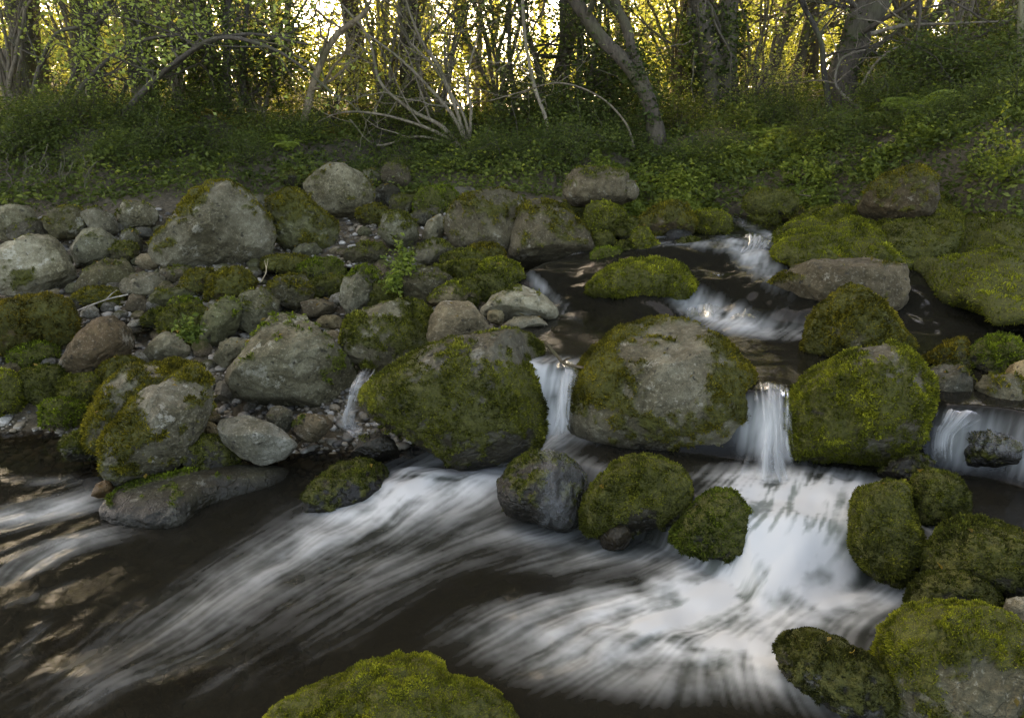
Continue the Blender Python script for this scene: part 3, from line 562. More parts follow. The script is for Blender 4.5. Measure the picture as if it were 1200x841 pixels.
rock('flat mossy slab with pale top at the edge of the still pool', [(402,298),(423,285),(447,287),(456,300),(433,310),(405,307)], OLIVE, .4, name='rock')
rock('rounded greenish cobble under the right flank of the olive mossy boulder', [(341,297),(350,286),(370,285),(381,297),(363,305)], (.17,.175,.125), .2, name='cobble')
rock('upright grey boulder with mossy shoulder left of the ferny plant', [(397,352),(403,327),(427,313),(448,318),(445,342),(434,362),(410,369)], (.20,.20,.165), .3, LUSH, spots=((.4,.7,.4,.5),))
rock('dark green moss ball in front of the ferny plant', (432,331,472,362), DARK, .9, DK)
rock('brown boulder with smooth face right of the ferny plant', [(467,343),(472,322),(490,312),(512,314),(531,324),(534,338),(515,354),(473,352)], (.14,.13,.085), .3)
rock('wide low grey mossy boulder behind the brown ferny plant boulder', [(484,300),(493,288),(508,281),(530,289),(541,303),(520,310),(490,308)], (.16,.15,.115), .4)
rock('pale bare rock with dark cracks squeezed behind the square moss boulder', [(494,276),(500,259),(516,249),(524,256),(522,272),(512,284),(498,284)], PALE, .1)
rock('big dark brown double humped boulder in the centre back', [(518,262),(533,237),(560,225),(593,221),(614,231),(615,252),(606,282),(600,295),(557,296),(533,286),(520,270)], (.135,.12,.085), .42, RUST, cuts=3, spots=((.1,.85,.3,-.3),))
rock('big brown loaf shaped boulder at the head of the upper pool', [(597,302),(598,277),(607,247),(617,235),(637,234),(667,249),(690,270),(699,291),(694,310),(660,313),(615,312)], (.14,.12,.085), .40, RUST, cuts=3)
rock('lush green dome behind the double humped boulder', (486,220,537,251), GREY, .78, LUSH)
rock('square grey boulder with a mossy flank at the centre of the gravel bar', [(444,272),(447,252),(467,248),(486,260),(489,278),(481,294),(457,287)], (.18,.18,.14), .42)
rock('dark bare boulder right of the pale crowned one', (438,216,471,241), (.075,.07,.055), .2)
rock('small dark greenish boulder left of the lush green dome', (456,228,488,251), OLIVE, .4)
rock('ragged mossy rock under the pale crowned boulder', (419,240,456,267), OLIVE, .65, RUST)
rock('flat dark slab between the square boulder and the lush green dome', (483,244,520,264), (.10,.095,.07), .3)
rock('grey green stone on the right shoulder of the pale crowned boulder', (422,199,449,221), (.17,.17,.13), .3, z=.98)
rock('brown boulder in the shade under the bank behind the pale crowned one', (446,192,482,220), (.12,.10,.07), .3, z=1.0)
rock('small bright moss cushion among the back stones', (469,220,493,233), DARK, .9, YG)
rock('flat bare grey stone at the foot of the wooded bank', (528,218,560,234), (.20,.19,.16), .1)
rock('mustard moss cushion between the two big brown boulders', (551,286,590,312), BROWN, .95, (1.15,.9,.7))
rock('moss cushion left of the mustard one', (519,294,566,318), DARK, .85)
rock('low olive moss cushion above the brown ferny plant boulder', (516,308,566,334), DARK, .9)
rock('bright moss mound sloping to the upper pool', [(562,330),(566,308),(585,303),(605,312),(622,336),(600,344),(575,342)], DARK, .98, YG)
rock('dark round moss cushion above the pale lichen slab', (547,321,590,350), DARK, .92, DK)
rock('tan faced rock with a moss back left of the pale lichen slab', [(502,354),(513,340),(530,331),(560,343),(561,358),(530,362)], TAN, .45, YG, spots=((.6,.5,.5,.6),))
rock('moss cap stone between the tan faced rock and the pale lichen slab', (530,329,562,358), DARK, .9)
rock('wide pale lichen slab at the edge of the upper pool', [(562,364),(577,347),(607,334),(633,342),(654,362),(652,374),(600,380),(568,370)], PALE, .16, cuts=2, spots=((-.5,.1,.2,.7),(.6,-.6,.3,.4)))
rock('small flat pale slab in the water in front of the wide lichen slab', [(586,382),(607,370),(627,369),(648,384),(640,391),(612,392)], PALE, .1, name='rock', wet=.5)
rock('small tan cobble left of the small flat pale slab', (571,363,591,379), TAN, .05, name='cobble')
rock('bare light brown boulder on the shoulder of the long mossy boulder', [(498,404),(505,372),(518,352),(547,352),(567,369),(576,384),(556,400),(507,413)], (.24,.20,.145), .06, z=.42, cuts=4)
rock('mossy boulder with a bare grey top left of the light brown one', [(400,397),(403,377),(433,362),(467,351),(493,351),(509,362),(509,402),(496,420),(460,434),(430,432),(403,418)], (.20,.185,.14), .60, z=.33, cuts=2, spots=((0,.9,.4,-.9),(-.4,.8,.3,-.5)))
rock('pale bare slab behind the split slab', [(163,420),(175,400),(193,389),(208,392),(227,410),(215,424)], (.23,.215,.165), .08)
rock('pale slab propped against the left of the pitted boulder', [(249,420),(258,402),(275,395),(296,397),(282,418),(262,432)], (.23,.22,.165), .08)
rock('small rounded grey stone in the gravel right of the tilted slab', (252,446,274,470), (.24,.23,.215), .0, name='cobble')
rock('small cream stone beside the blotched slab on its left', (235,494,256,516), TAN, .05, name='cobble')
rock('olive moss stone left of the wide flat rusty boulder foot', (10,402,70,430), DARK, .92, LUSH, z=.24)
rock('bright moss hummock at the left edge of the lower pool', (-25,436,30,482), DARK, .98, YG)
rock('dark moss hummock right of the bright one at the pool edge', (26,430,76,470), DARK, .92, DK)
rock('moss boulder under the chestnut brown boulder', (72,440,120,478), DARK, .92)
rock('low olive moss stone at the pool edge gravel', (48,468,98,500), OLIVE, .75, LUSH)
rock('moss stone wedged between the chestnut boulder and the split slab', (116,421,168,452), DARK, .9, RUST)
rock('small moss stone under the greenish tinted stone', (188,360,248,402), DARK, .85)
rock('flat moss cap above the small leafy plant', (198,350,236,370), DARK, .9, LUSH)
rock('dark moss stone beside the small still puddle', (168,364,208,387), DARK, .75, DK)
rock('moss cushion right of the brown rock with dry grass', (352,305,403,337), DARK, .88, LUSH)
rock('long flat mossy stone behind the brown rock with dry grass', (306,300,366,324), BROWN, .75, RUST)
rock('flat olive moss stone above the upright grey boulder', (360,324,405,347), DARK, .8)
rock('brown cobble between the pitted boulder and the upright grey one', (352,350,394,372), (.16,.13,.09), .1, name='cobble')
rock('tan oval cobble in the gravel above the mossy bare topped boulder', (371,369,402,385), TAN, .0, name='cobble')
rock('pale bare stone at the left edge under the ivy bank', (-15,238,40,282), (.26,.25,.19), .05)
rock('dark flat stone behind the pale left boulder', (5,258,62,284), (.11,.10,.08), .3)
rock('bare tan slab between the chestnut boulder and the moss hummocks', (0,425,26,442), TAN, .1, name='rock')
rock('small grey stone between the pale left boulder and the great triangular boulder', (152,325,180,345), GREY, .1, name='rock', z=.6)
rock('narrow stone standing in the gap left of the great triangular boulder', (140,270,166,302), (.15,.15,.12), .3)
rock('dark round stone in the gap under the light topped boulder', (154,266,180,282), (.12,.12,.11), .05, name='rock')
rock('flat mossy stone touching the left foot of the great triangular boulder', (130,285,164,312), OLIVE, .5)
rock('low brown stone along the foot of the great triangular boulder', (186,313,232,334), (.14,.12,.085), .3)
# --- upper stream, right
rock('long dark flat topped slab of rock in the upper pool', [(885,352),(897,336),(925,317),(952,304),(998,299),(1053,303),(1066,317),(1066,342),(1054,362),(1020,372),(952,372),(925,370),(897,366)], (.14,.115,.08), .26, RUST, z=.53, cuts=3, group=G_U, spots=((-.7,.1,.35,.7),(.2,.7,.6,-.5)))
rock('hunched olive boulder in front of the long dark slab', [(944,408),(952,377),(962,359),(989,337),(1012,337),(1030,354),(1049,377),(1074,407),(1049,413),(998,421),(971,421),(948,414)], OLIVE, .74, RUST, z=.5, group=G_U, spots=((.2,.85,.3,-.9),))
rock('small dark lump between the hunched boulder and the long slab', (1020,344,1048,368), DARK, .7, group=G_U, z=.55)
rock('bright moss slab with a wet black foot at the upper pool inlet', [(687,342),(700,322),(732,307),(765,302),(797,307),(816,336),(802,354),(774,358),(732,353),(696,346)], DARK, .92, YG, z=.55, group=G_U, wet=.9, cuts=1)
rock('dark mossy humped boulder at the far bend of the stream', [(746,260),(765,246),(792,236),(810,241),(815,262),(807,276),(778,281),(755,278)], BROWN, .62, RUST, group=G_U)
rock('bright moss stone right of the dark humped boulder', (812,247,856,274), DARK, .92, YG, group=G_U)
rock('small black wet rock below the dark humped boulder', (779,267,811,285), (.05,.05,.045), .05, group=G_U, wet=.9)
rock('round moss rock splashed by the upper rapid', (793,281,823,298), DARK, .6, DK, group=G_U, wet=.9)
rock('grey brown boulder set in the far bank', [(658,220),(673,198),(710,195),(738,203),(733,232),(710,238),(677,240),(661,232)], (.16,.135,.095), .28, z=.98, group=G_U)
rock('small brown boulder right of the one in the far bank', (712,210,748,238), (.14,.12,.085), .2, z=.98, group=G_U)
rock('bright moss block above the loaf shaped boulder', [(683,262),(690,243),(715,236),(734,250),(731,275),(706,284),(688,277)], DARK, .92, YG, group=G_U)
rock('dark moss stone right of the bright moss block', (722,256,753,282), DARK, .8, DK, group=G_U)
rock('tall tilted moss cushion at the waterline', [(740,285),(745,270),(757,268),(774,296),(762,303),(745,300)], DARK, .95, YG, group=G_U)
rock('dark moss pebble behind the tall tilted cushion', (696,273,720,294), DARK, .8, group=G_U)
rock('wide lush cushion at the right foot of the loaf shaped boulder', (693,291,732,315), DARK, .9, LUSH, group=G_U)
rock('small moss stone between the wide lush and tall tilted cushions', (722,284,745,305), DARK, .85, DK, group=G_U)
rock('low moss stones behind the loaf shaped boulder', (655,236,700,258), DARK, .85, YG, group=G_U)
rock('large reddish brown boulder under the ferns of the right bank', [(1006,247),(1012,230),(1030,210),(1053,200),(1076,195),(1098,211),(1101,232),(1091,252),(1040,259),(1015,259)], (.12,.09,.055), .5, RUST, group=G_U, z=.98)
rock('wide low moss boulder at the foot of the bright herbs', (871,224,936,252), DARK, .85, group=G_U, z=.95)
rock('bright little moss stone at the far left of the mossy bank', (881,244,914,262), DARK, .95, YG, group=G_U)
rock('dull little moss stone beside the bright one before the mossy bank', (912,241,942,260), BROWN, .7, RUST, group=G_U)
rock('low row of moss stones left of the reddish brown boulder', (946,243,1004,264), BROWN, .75, group=G_U)
rock('hummocky bright moss ledge reaching into the upper stream', [(908,296),(912,282),(943,267),(980,261),(1017,266),(1065,278),(1095,290),(1060,298),(950,300)], DARK, 1.15, YG, group=G_U, rough=1.8, flat=.13, slope=.05, name='mossy_ledge', z=.76, cuts=0)
rock('mossy ledge behind the hummocky bright one', [(1026,272),(1040,254),(1075,247),(1115,249),(1140,262),(1120,280),(1050,284)], DARK, 1.0, group=G_U, rough=1.7, flat=.16, slope=.06, name='mossy_ledge', cuts=0)
rock('broad mossy ledge filling the right edge above the pool', [(1035,300),(1075,280),(1120,258),(1180,247),(1300,244),(1420,262),(1400,350),(1280,366),(1190,358),(1150,350),(1110,338),(1070,318)], DARK, .98, YG, group=G_U, rough=2.2, flat=.17, slope=.11, name='mossy_ledge', z=.60, cuts=0)
rock('brown mossy wedge at the right of the bare crowned boulder', [(1078,425),(1103,408),(1130,396),(1139,422),(1135,437),(1084,435)], OLIVE, .62, (1.2,.9,.7), group=G_U, z=.46)
rock('bare grey round rock under the brown mossy wedge', [(1083,440),(1103,428),(1126,427),(1139,445),(1140,477),(1096,482)], (.10,.10,.09), .25, DK, group=G_U, z=.40, wet=.5)
rock('mossy rock at the right edge behind the tan stone', (1135,396,1200,443), DARK, .75, LUSH, group=G_U, z=.47)
rock('bare tan stone at the right edge of the picture', [(1176,440),(1184,427),(1205,420),(1220,440),(1205,455),(1186,450)], (.36,.28,.17), .0, group=G_U, z=.47, name='rock')
rock('brown cracked rock at the right edge above the side trickle', [(1142,452),(1157,440),(1187,440),(1210,456),(1210,486),(1160,484),(1144,470)], (.15,.14,.10), .3, (1.1,.95,.7), group=G_U, z=.42, wet=.4)
RBLK = rock('round black wet rock in the side trickle at the right edge', [(1114,535),(1130,509),(1157,499),(1187,508),(1212,530),(1200,546),(1130,550)], (.045,.042,.035), .45, (.5,.5,.5), z=.25, wet=1, group=G_S)
RARC = rock('small dark rock under the arching side flow', [(1024,562),(1046,540),(1077,533),(1098,543),(1092,562),(1050,568)], DARK, .35, DK, z=.22, wet=1, group=G_S, name='rock')

rock('smooth amber stone lying under the running water at the bottom left corner', (40,790,190,850), (.21,.14,.06), -1, z=-.22, flat=.10, wet=.3, group=G_S, name='rock', cuts=0)
rock('amber brown stone under the rushing water right of the one in the corner', (190,775,290,830), (.20,.14,.065), -1, z=-.20, flat=.09, wet=.3, group=G_S, name='rock', cuts=0)
rock('sunken brown stone under the water at the left edge above the corner', (20,722,125,765), (.24,.16,.08), -1, z=-.17, flat=.08, wet=.3, group=G_S, name='rock', cuts=0)
rock('sunken ochre stone under the fast water left of the foreground moss dome', (290,755,370,790), (.2,.14,.065), -1, z=-.17, flat=.08, wet=.3, group=G_S, name='rock', cuts=0)
def veil(rk, umin, umax, vmin, strength, seed, sides=False):
    V, N_, T, q = rk['V'], rk['N'], rk['T'], rk['q']
    m = (q[:, 0] > umin-.1) & (q[:, 0] < umax+.1) & (q[:, 2] > vmin-.15) & (q[:, 1] < .5)
    keep = m[T].all(1); t = T[keep]; ids, inv = np.unique(t.ravel(), return_inverse=True)
    v = V[ids]+N_[ids]*.012; qq = q[ids]
    st_ = fbm(np.c_[qq[:, 0]*9+.5*fbm(qq*2, 2, seed), qq[:, 2]*1.1, qq[:, 1]*1.2], 3, seed)
    e = sst(umin-.1, umin+.2, qq[:, 0])*sst(-umax-.1, -umax+.2, -qq[:, 0])*sst(vmin-.15, vmin+.15, qq[:, 2])
    if sides: e = e*sst(.15, .6, np.abs(qq[:, 0]))
    f = np.clip(e*(.30+.42*st_)*strength, 0, .6)
    o = mk('waterfall', v, inv.reshape(-1, 3), M_WATER, attrs={'foam': f, 'depth': 0*f, 'milk': 0*f, 'sheen': .8*e}); tag(o, kind='structure')
veil(R640, -.05, 1.0, -.9, .20, 61); veil(RBLK, -.9, .9, -.2, .25, 64)

r = np.random.default_rng(123); LP = []
for rk in ROCKS:
    up = np.where((rk['N'][:, 2] > .55) & (rk['V'][:, 1] < 8))[0]
    if len(up) == 0 or rk['size'] < .08: continue
    for i in r.choice(up, int(r.integers(0, 5))): LP.append(rk['V'][i]+rk['N'][i]*.008)
LP = np.array(LP); LN = len(LP)
# --- cobbles that fill the gaps of the bar, and the gravel under them
r = np.random.default_rng(11)
big = np.array([(k['C'][0], k['C'][1], k['r']) for k in ROCKS])
protos = []
for k in range(5):
    U, T = ico(3); s = np.array([1, r.uniform(.7, 1), r.uniform(.5, .75)])
    V = U*s*(1+.16*fbm(U*1.2+k*9, 3, k)+.04*fbm(U*5+k, 2, k))[:, None]
    for j in range(3):
        n = r.normal(size=3); n /= np.linalg.norm(n); V = V-n*(np.maximum(0, V@n-.62)*.8)[:, None]
    mossv = sst(0, .5, V[:, 2]+.4*fbm(U*2+k, 2, 5)-.1)*(k > 2)
    protos.append((V, T, mossv))
meshes = {}
cnt = 0; spots_ = []
for _ in range(9000):
    px, py = r.uniform(0, 560), r.uniform(255, 500)
    if cnt >= 285: break
    if py > 500-(px-330)*.55 and px > 330: continue
    if px < 100 and py > 470: continue
    z = zcontact(px, py); p = un(px, py, z); rad = r.uniform(.025, .075)*(1 if r.random() < .8 else 1.4)
    if (np.hypot(big[:, 0]-p[0], big[:, 1]-p[1]) < big[:, 2]*.62).any(): continue
    if any((p[0]-q[0])**2+(p[1]-q[1])**2 < (.8*(rad+q[2]))**2 for q in spots_): continue
    spots_.append((p[0], p[1], rad)); k = int(r.integers(0, 5))
    if k not in meshes:
        V, T, mv = protos[k]; ob = mk('cobble', V, T, M_ROCK, attrs={'moss': mv*.9, 'wet': 0*mv}); meshes[k] = ob.data
    else:
        ob = bpy.data.objects.new('cobble', meshes[k]); COL.objects.link(ob)
    ob.scale = (rad, rad, rad); ob.rotation_euler = (r.uniform(-.3, .3), r.uniform(-.3, .3), r.uniform(0, 6.3))
    ob.location = (p[0], p[1], float(ground_z(p[0], p[1]))+rad*.42)
    c0 = [GREY, (.19,.15,.10), TAN, PALE, GREEN, (.24,.23,.20)][int(r.integers(0, 6))]; ob.color = (*c0, 1)
    tag(ob, 'small rounded cobble wedged in the gaps between the boulders of the gravel bar', 'cobble', 'small cobbles of the gravel bar'); cnt += 1
def stones(n, px0, px1, py0, py1, s0, s1, seed, zmode):
    r = np.random.default_rng(seed); U, T = ico(1); VV, TT, RR = [], [], []
    px, py = r.uniform(px0, px1, n), r.uniform(py0, py1, n)
    z = _zc(px/100, py/100); P = un(px, py, z); gz_ = ground_z(P[:, 0], P[:, 1])
    for i in range(n):
        s = s0*(s1/s0)**(r.random()**1.6); sc = s*r.uniform(.6, 1.1, 3)*(1, 1, .65); a = r.uniform(0, 6.3)
        v = U*sc*(1+.18*r.normal(size=(len(U), 1))*.6); v = np.c_[v[:, 0]*math.cos(a)-v[:, 1]*math.sin(a), v[:, 0]*math.sin(a)+v[:, 1]*math.cos(a), v[:, 2]]
        VV.append(v+(P[i, 0], P[i, 1], gz_[i]+s*.3)); TT.append(T+i*len(U)); RR.append(np.full(len(U), r.random()))
    return np.concatenate(VV), np.concatenate(TT), np.concatenate(RR)
A = stones(9500, -40, 600, 245, 545, .008, .036, 5, 0); B = stones(900, -40, 420, 480, 860, .015, .06, 6, 0); Cc = stones(450, 560, 880, 240, 400, .02, .06, 8, 0)
VV = np.concatenate([A[0], B[0], Cc[0]]); n0 = len(A[0]); n1 = n0+len(B[0])
gravel = mk('gravel', VV, np.concatenate([A[1], B[1]+n0, Cc[1]+n1]), M_PEB, attrs={'rnd': np.concatenate([A[2], B[2]*.75, Cc[2]*.6])})
tag(gravel, 'loose grey and tan gravel between the boulders', kind='stuff')
# still dark water among the boulders
for (px, py, z, wx, wy_) in ((345,312,.585,.62,.36), (165,378,.385,.38,.28), (400,312,.585,.4,.3)):
    c = un(px, py, z); a_ = np.linspace(0, 2*np.pi, 25)[:-1]; rr = 1+.15*np.sin(3*a_+px)
    V = np.r_[[c], np.c_[c[0]+wx*rr*np.cos(a_), c[1]+wy_*rr*np.sin(a_), np.full(24, z)]]
    o = mk('pool', V, np.array([(0, i+1, (i+1) % 24+1) for i in range(24)]), M_WATER, attrs={'foam': np.zeros(25), 'depth': np.full(25, .8), 'milk': np.zeros(25), 'sheen': np.ones(25)}); tag(o, kind='structure')
# ------------------------------------------------------------------ leaves, twigs, trees
def leaf_verts(P, size, r, up=.35, droop=.0, wide=.62):
    n = len(P); d = r.normal(size=(n, 3)); d[:, 2] = d[:, 2]*.5-droop; d /= np.linalg.norm(d, axis=1)[:, None]
    nn = r.normal(size=(n, 3)); nn[:, 2] += up*3; s = np.cross(d, nn); s /= np.maximum(np.linalg.norm(s, axis=1), 1e-6)[:, None]
    nn = np.cross(s, d); L = (size*r.uniform(.6, 1.35, n))[:, None]; w = wide*.5*L
    V = np.stack([P, P+d*L*.45+s*w+nn*L*.12, P+d*L-nn*L*.08, P+d*L*.45-s*w+nn*L*.12], 1).reshape(-1, 3)
    return V
def leaves(name, P, size, r, mat, parent=None, color=(1,1,1), loc=None, rnd=None, **kw):
    V = leaf_verts(P, size, r, **kw); n = len(P)
    rv = np.clip(r.normal(.45, .22, n) if rnd is None else rnd, 0, 1)
    i = np.arange(4*n).reshape(n, 4)
    return mk(name, V, np.concatenate([i[:, [0, 1, 2]], i[:, [0, 2, 3]]]), mat, parent, {'rnd': np.repeat(rv, 4)}, False, loc, color)
def tube(path, rad, ns=10, rough=.08, seed=0):
    path = np.asarray(path, float); n = len(path); t = np.gradient(path, axis=0); t /= np.maximum(np.linalg.norm(t, axis=1), 1e-9)[:, None]
    ref = np.where(np.abs(t[:, 2:3]) > .9, np.array([[1., 0, 0]]), np.array([[0, 0, 1.]]))
    a = np.cross(t, ref); a /= np.linalg.norm(a, axis=1)[:, None]
    for k in range(1, n):
        a[k] = a[k-1]-t[k]*(a[k-1]@t[k]); a[k] /= max(np.linalg.norm(a[k]), 1e-9)
    b = np.cross(t, a); th = np.arange(ns)/ns*2*np.pi; rad = np.asarray(rad, float)
    R_ = rad[:, None]*np.ones(ns)
    if rough > 0 and ns > 5:
        q = np.c_[np.tile(np.cos(th), n)*2, np.tile(np.sin(th), n)*2, np.repeat(np.arange(n)*.35, ns)+seed*3.1]
        R_ = R_*(1+rough*2*fbm(q, 3, seed).reshape(n, ns))
    V = path[:, None]+R_[..., None]*(np.cos(th)[None, :, None]*a[:, None]+np.sin(th)[None, :, None]*b[:, None])
    i = np.arange(n*ns).reshape(n, ns); j = np.roll(i, -1, 1)
    return V.reshape(-1, 3), np.stack([i[:-1], j[:-1], j[1:], i[1:]], -1).reshape(-1, 4)
class Wood:
    def __init__(s): s.V, s.F, s.n, s.tips = [], [], 0, []
    def add(s, path, rad, ns=8, rough=.08, seed=0):
        v, f = tube(path, rad, ns, rough, seed); s.V.append(v); s.F.append(f+s.n); s.n += len(v)
    def build(s, name, parent=None, loc=None, color=(.08,.065,.045)):
        return mk(name, np.concatenate(s.V), np.concatenate(s.F), M_BARK, parent, None, True, loc, color)
def twig(W, r, p, d, L, rad, lev, wander=.35, lift=.15, kids=4):
    n = 7; P = [np.array(p, float)]; d = np.array(d, float); d /= np.linalg.norm(d)
    for k in range(n-1):
        d = d+r.normal(size=3)*wander*.45+np.array([0, 0, lift*.3]); d /= np.linalg.norm(d); P.append(P[-1]+d*L/(n-1))
    P = np.array(P); W.add(P, np.linspace(rad, rad*.35, n), 5 if rad < .02 else 7, .03)
    if lev == 0:
        W.tips += [P[k] for k in range(2, n)]; return
    W.tips += [P[-1], P[-2]]
    for k in range(kids):
        i = int(r.integers(2, n)); e = r.normal(size=3); e = e/np.linalg.norm(e)*.9+(P[i]-P[i-1])/np.linalg.norm(P[i]-P[i-1])*.8
        twig(W, r, P[i], e, L*r.uniform(.45, .7), rad*.5, lev-1, wander, lift, kids)

class PartTree:
    """one tree: an Empty with a trunk, and crown and ivy where it has them"""
    def __init__(s, name, label, cat, Y, stems, group=None, color=(.08,.066,.045), seed=0):
        s.r = np.random.default_rng(seed+100); s.W = Wood(); s.paths = []
        for k, (pts, r0, r1) in enumerate(stems):
            pts = np.asarray(pts, float); Ys = pts[:, 2] if pts.shape[1] > 2 else np.full(len(pts), Y)
            P = at(pts[:, 0], pts[:, 1], Ys); n = 26
            if k == 0:
                P[0, 2] = min(P[0, 2], float(ground_z(P[0, 0], P[0, 1]))-.12)
            p = catmull(P, n); sc = np.linalg.norm(P[0]-CAM)/F
            t = np.linspace(0, 1, n); rad = (r0+(r1-r0)*t)*sc*.5
            if k == 0: rad *= 1+.5*np.exp(-t*9)
            p = p+np.c_[pn(np.c_[t*5, t*0+k, t*0+seed]), pn(np.c_[t*5, t*0+k+9, t*0+seed]), t*0]*rad.mean()*.5
            s.W.add(p, rad, 14 if r0 > 12 else 8, .09, seed+k); s.paths.append((p, rad))
        color = tuple(1.5*c for c in color); s.base = s.paths[0][0][0].copy(); s.root = empty(name, s.base); s.color = color
        tag(s.root, label, cat, group)
    def limbs(s, n, L, lev=1, tmin=.3, up=.5, kids=4, k=None, rad=.5):
        for _ in range(n):
            p, rd = s.paths[int(s.r.integers(0, len(s.paths))) if k is None else k]; i = int(s.r.integers(int(len(p)*tmin), len(p)))
            d = s.r.normal(size=3); d[2] = abs(d[2])*.4+up; twig(s.W, s.r, p[i], d, L*s.r.uniform(.6, 1.3), min(rd[i]*rad, .035), lev, .4, .1, kids)
        return s
    def crown(s, per, size, spread, mat=None, color=(1,1,1), frac=1.0, name='crown', **kw):
        T = np.array(s.W.tips); 
        if frac < 1: T = T[s.r.random(len(T)) < frac]
        P = np.repeat(T, per, 0)+s.r.normal(size=(len(T)*per, 3))*spread*np.array([1, 1, .7])
        leaves(name, P, size, s.r, mat or M_SPRING, s.root, color, s.base, **kw).location = (0, 0, 0); return s
    def ivy(s, n, size=.06, thick=.05, t1=.95, color=(.75,.9,.8), k=None):
        out = []
        for kk, (p, rd) in enumerate(s.paths):
            if k is not None and kk not in k: continue
            m = int(n*len(p)/26); t = s.r.random(m)**1.1*t1*(len(p)-1); i = t.astype(int); f = (t-i)[:, None]
            c = p[i]*(1-f)+p[np.minimum(i+1, len(p)-1)]*f; a = s.r.uniform(0, 6.283, m); rr = rd[i]+np.abs(s.r.normal(size=m))*thick
            out.append(c+np.c_[np.cos(a)*rr, np.sin(a)*rr, s.r.normal(size=m)*.05])
        P = np.concatenate(out); patch = fbm(P*2.5, 2, 3); P = P[patch > -.15]
        leaves('ivy', P, size, s.r, M_LEAF, s.root, color, s.base, droop=.3).location = (0, 0, 0); return s
    def done(s, name='trunk'):
        s.W.build(name, s.root, s.base, s.color).location = (0, 0, 0); return s
def copy_tree(o, loc, rz=0, sc=1, label=None):
    c = o.copy(); COL.objects.link(c); c.location = loc; c.rotation_euler = (0, 0, rz); c.scale = (sc,)*3
    if label: c['label'] = label
    for ch in list(o.children):
        d = ch.copy(); COL.objects.link(d); d.parent = c
    return c

# ---- the trees one can tell apart (photo points, thickness in photo pixels)
T = PartTree('ivy_clad_tree', 'thick dark trunk at the left edge rising out of the brambles', 'tree', 11.5, [([(24,175),(26,100),(22,40),(24,-60),(20,-200)], 30, 22)], color=(.075,.065,.048), seed=1)
T.ivy(900, .05).limbs(8, 1.6, 1, .35).crown(14, .06, .18, M_LEAF, (1,1.1,.9)).done()
T = PartTree('ivy_clad_tree', 'paler trunk just right of the thick one at the left edge', 'tree', 12.0, [([(52,170),(44,90),(38,30),(36,-80),(40,-220)], 17, 12)], color=(.10,.085,.06), seed=2)
T.ivy(250, .05).limbs(6, 1.4, 1, .35).crown(12, .06, .2, M_LEAF, (1.2,1.2,.9)).done()
ARCH = [
 ('long hazel stem arching right from the brambles above the great triangular boulder', [(118,172,9.4),(150,130,9.3),(185,92,9.2),(235,55,9),(290,40,8.8),(360,52,8.6)], 6, 2),
 ('twin of the long arching hazel stem, lower and ending over the highest boulder', [(112,176,9.2),(140,140,9.1),(175,100,9),(215,66,8.8),(260,44,8.6),(330,62,8.4),(400,118,8.2)], 7, 2),
 ('hazel stem arching low from the left edge of the leaf litter slope', [(78,156,9.6),(88,118,9.6),(118,78,9.5),(160,50,9.4),(215,40,9.2),(270,42,9)], 6, 2),
 ('dark hazel stem bending over sharply near the top left corner', [(33,150,10),(42,95,10),(64,42,9.9),(100,28,9.8),(140,-10,9.8)], 5, 2),
 ('slender hazel stem reaching the top of the picture right of the paler left trunk', [(66,150,10.4),(84,95,10.4),(104,50,10.3),(128,5,10.2),(150,-60,10.2)], 8, 4),
 ('straighter hazel stem crossing behind the long arching ones', [(128,158,10),(140,118,10),(158,85,9.9),(175,62,9.8)], 5, 2),
]
for k, (lb, pts, a, b) in enumerate(ARCH):
    T = PartTree('hazel_stem', lb, 'sapling', 9, [(pts, a, b)], 'arching hazel stems of the left bank', (.055,.046,.032), 20+k)
    T.limbs(10, .9, 1, .3, .1, 3).crown(5, .05, .11, M_SPRING, (.95,1.15,.7), frac=.9).done('stem')
T = PartTree('evergreen_tree', 'dark many stemmed evergreen behind the great triangular boulder', 'tree', 10.6, [([(262,185),(268,120),(265,60),(270,-20),(275,-160)], 10, 6), ([(255,185),(250,110),(248,40),(240,-60)], 7, 4), ([(278,182),(284,110),(286,40),(300,-80)], 8, 4)], color=(.05,.042,.03), seed=4)
T.limbs(26, 1.0, 1, .12, .2, 5).crown(13, .055, .16, M_LEAF, (.85,.95,.8)).done()
T = PartTree('crooked_sapling', 'light brown crooked sapling sweeping up right of the dark left evergreen', 'sapling', 9.6, [([(322,192,9.4),(345,168,9.4),(358,135,9.5),(370,88,9.5),(392,45,9.4),(422,20,9.3),(432,8,9.3)], 10, 5)], color=(.16,.125,.075), seed=5)
T.limbs(9, .9, 1, .4, .1, 3).crown(2, .04, .08, M_SPRING, frac=.4).done('stem')
BARE = [([(548,172),(520,150),(480,128),(445,95),(432,45),(400,5)],5,2),([(548,170),(530,135),(500,100),(470,70),(430,40)],5,2),([(547,170),(535,130),(515,80),(490,40),(470,-20)],5,2),([(550,168),(545,140),(530,112),(505,75),(480,50)],4,2),
        ([(546,172),(500,150),(450,135),(400,132),(360,150)],4,1.5),([(549,170),(552,130),(548,90),(560,40)],4,2),([(543,172),(490,160),(440,170),(410,140)],3,1.5)]
T = PartTree('bare_shrub', 'bare pale branched shrub fanning out left over the stones in the middle', 'shrub', 9.3, BARE, color=(.15,.125,.085), seed=6)
T.limbs(34, 1.0, 1, .25, .2, 3, rad=.6).crown(1, .035, .06, M_SPRING, frac=.35).done('branches')
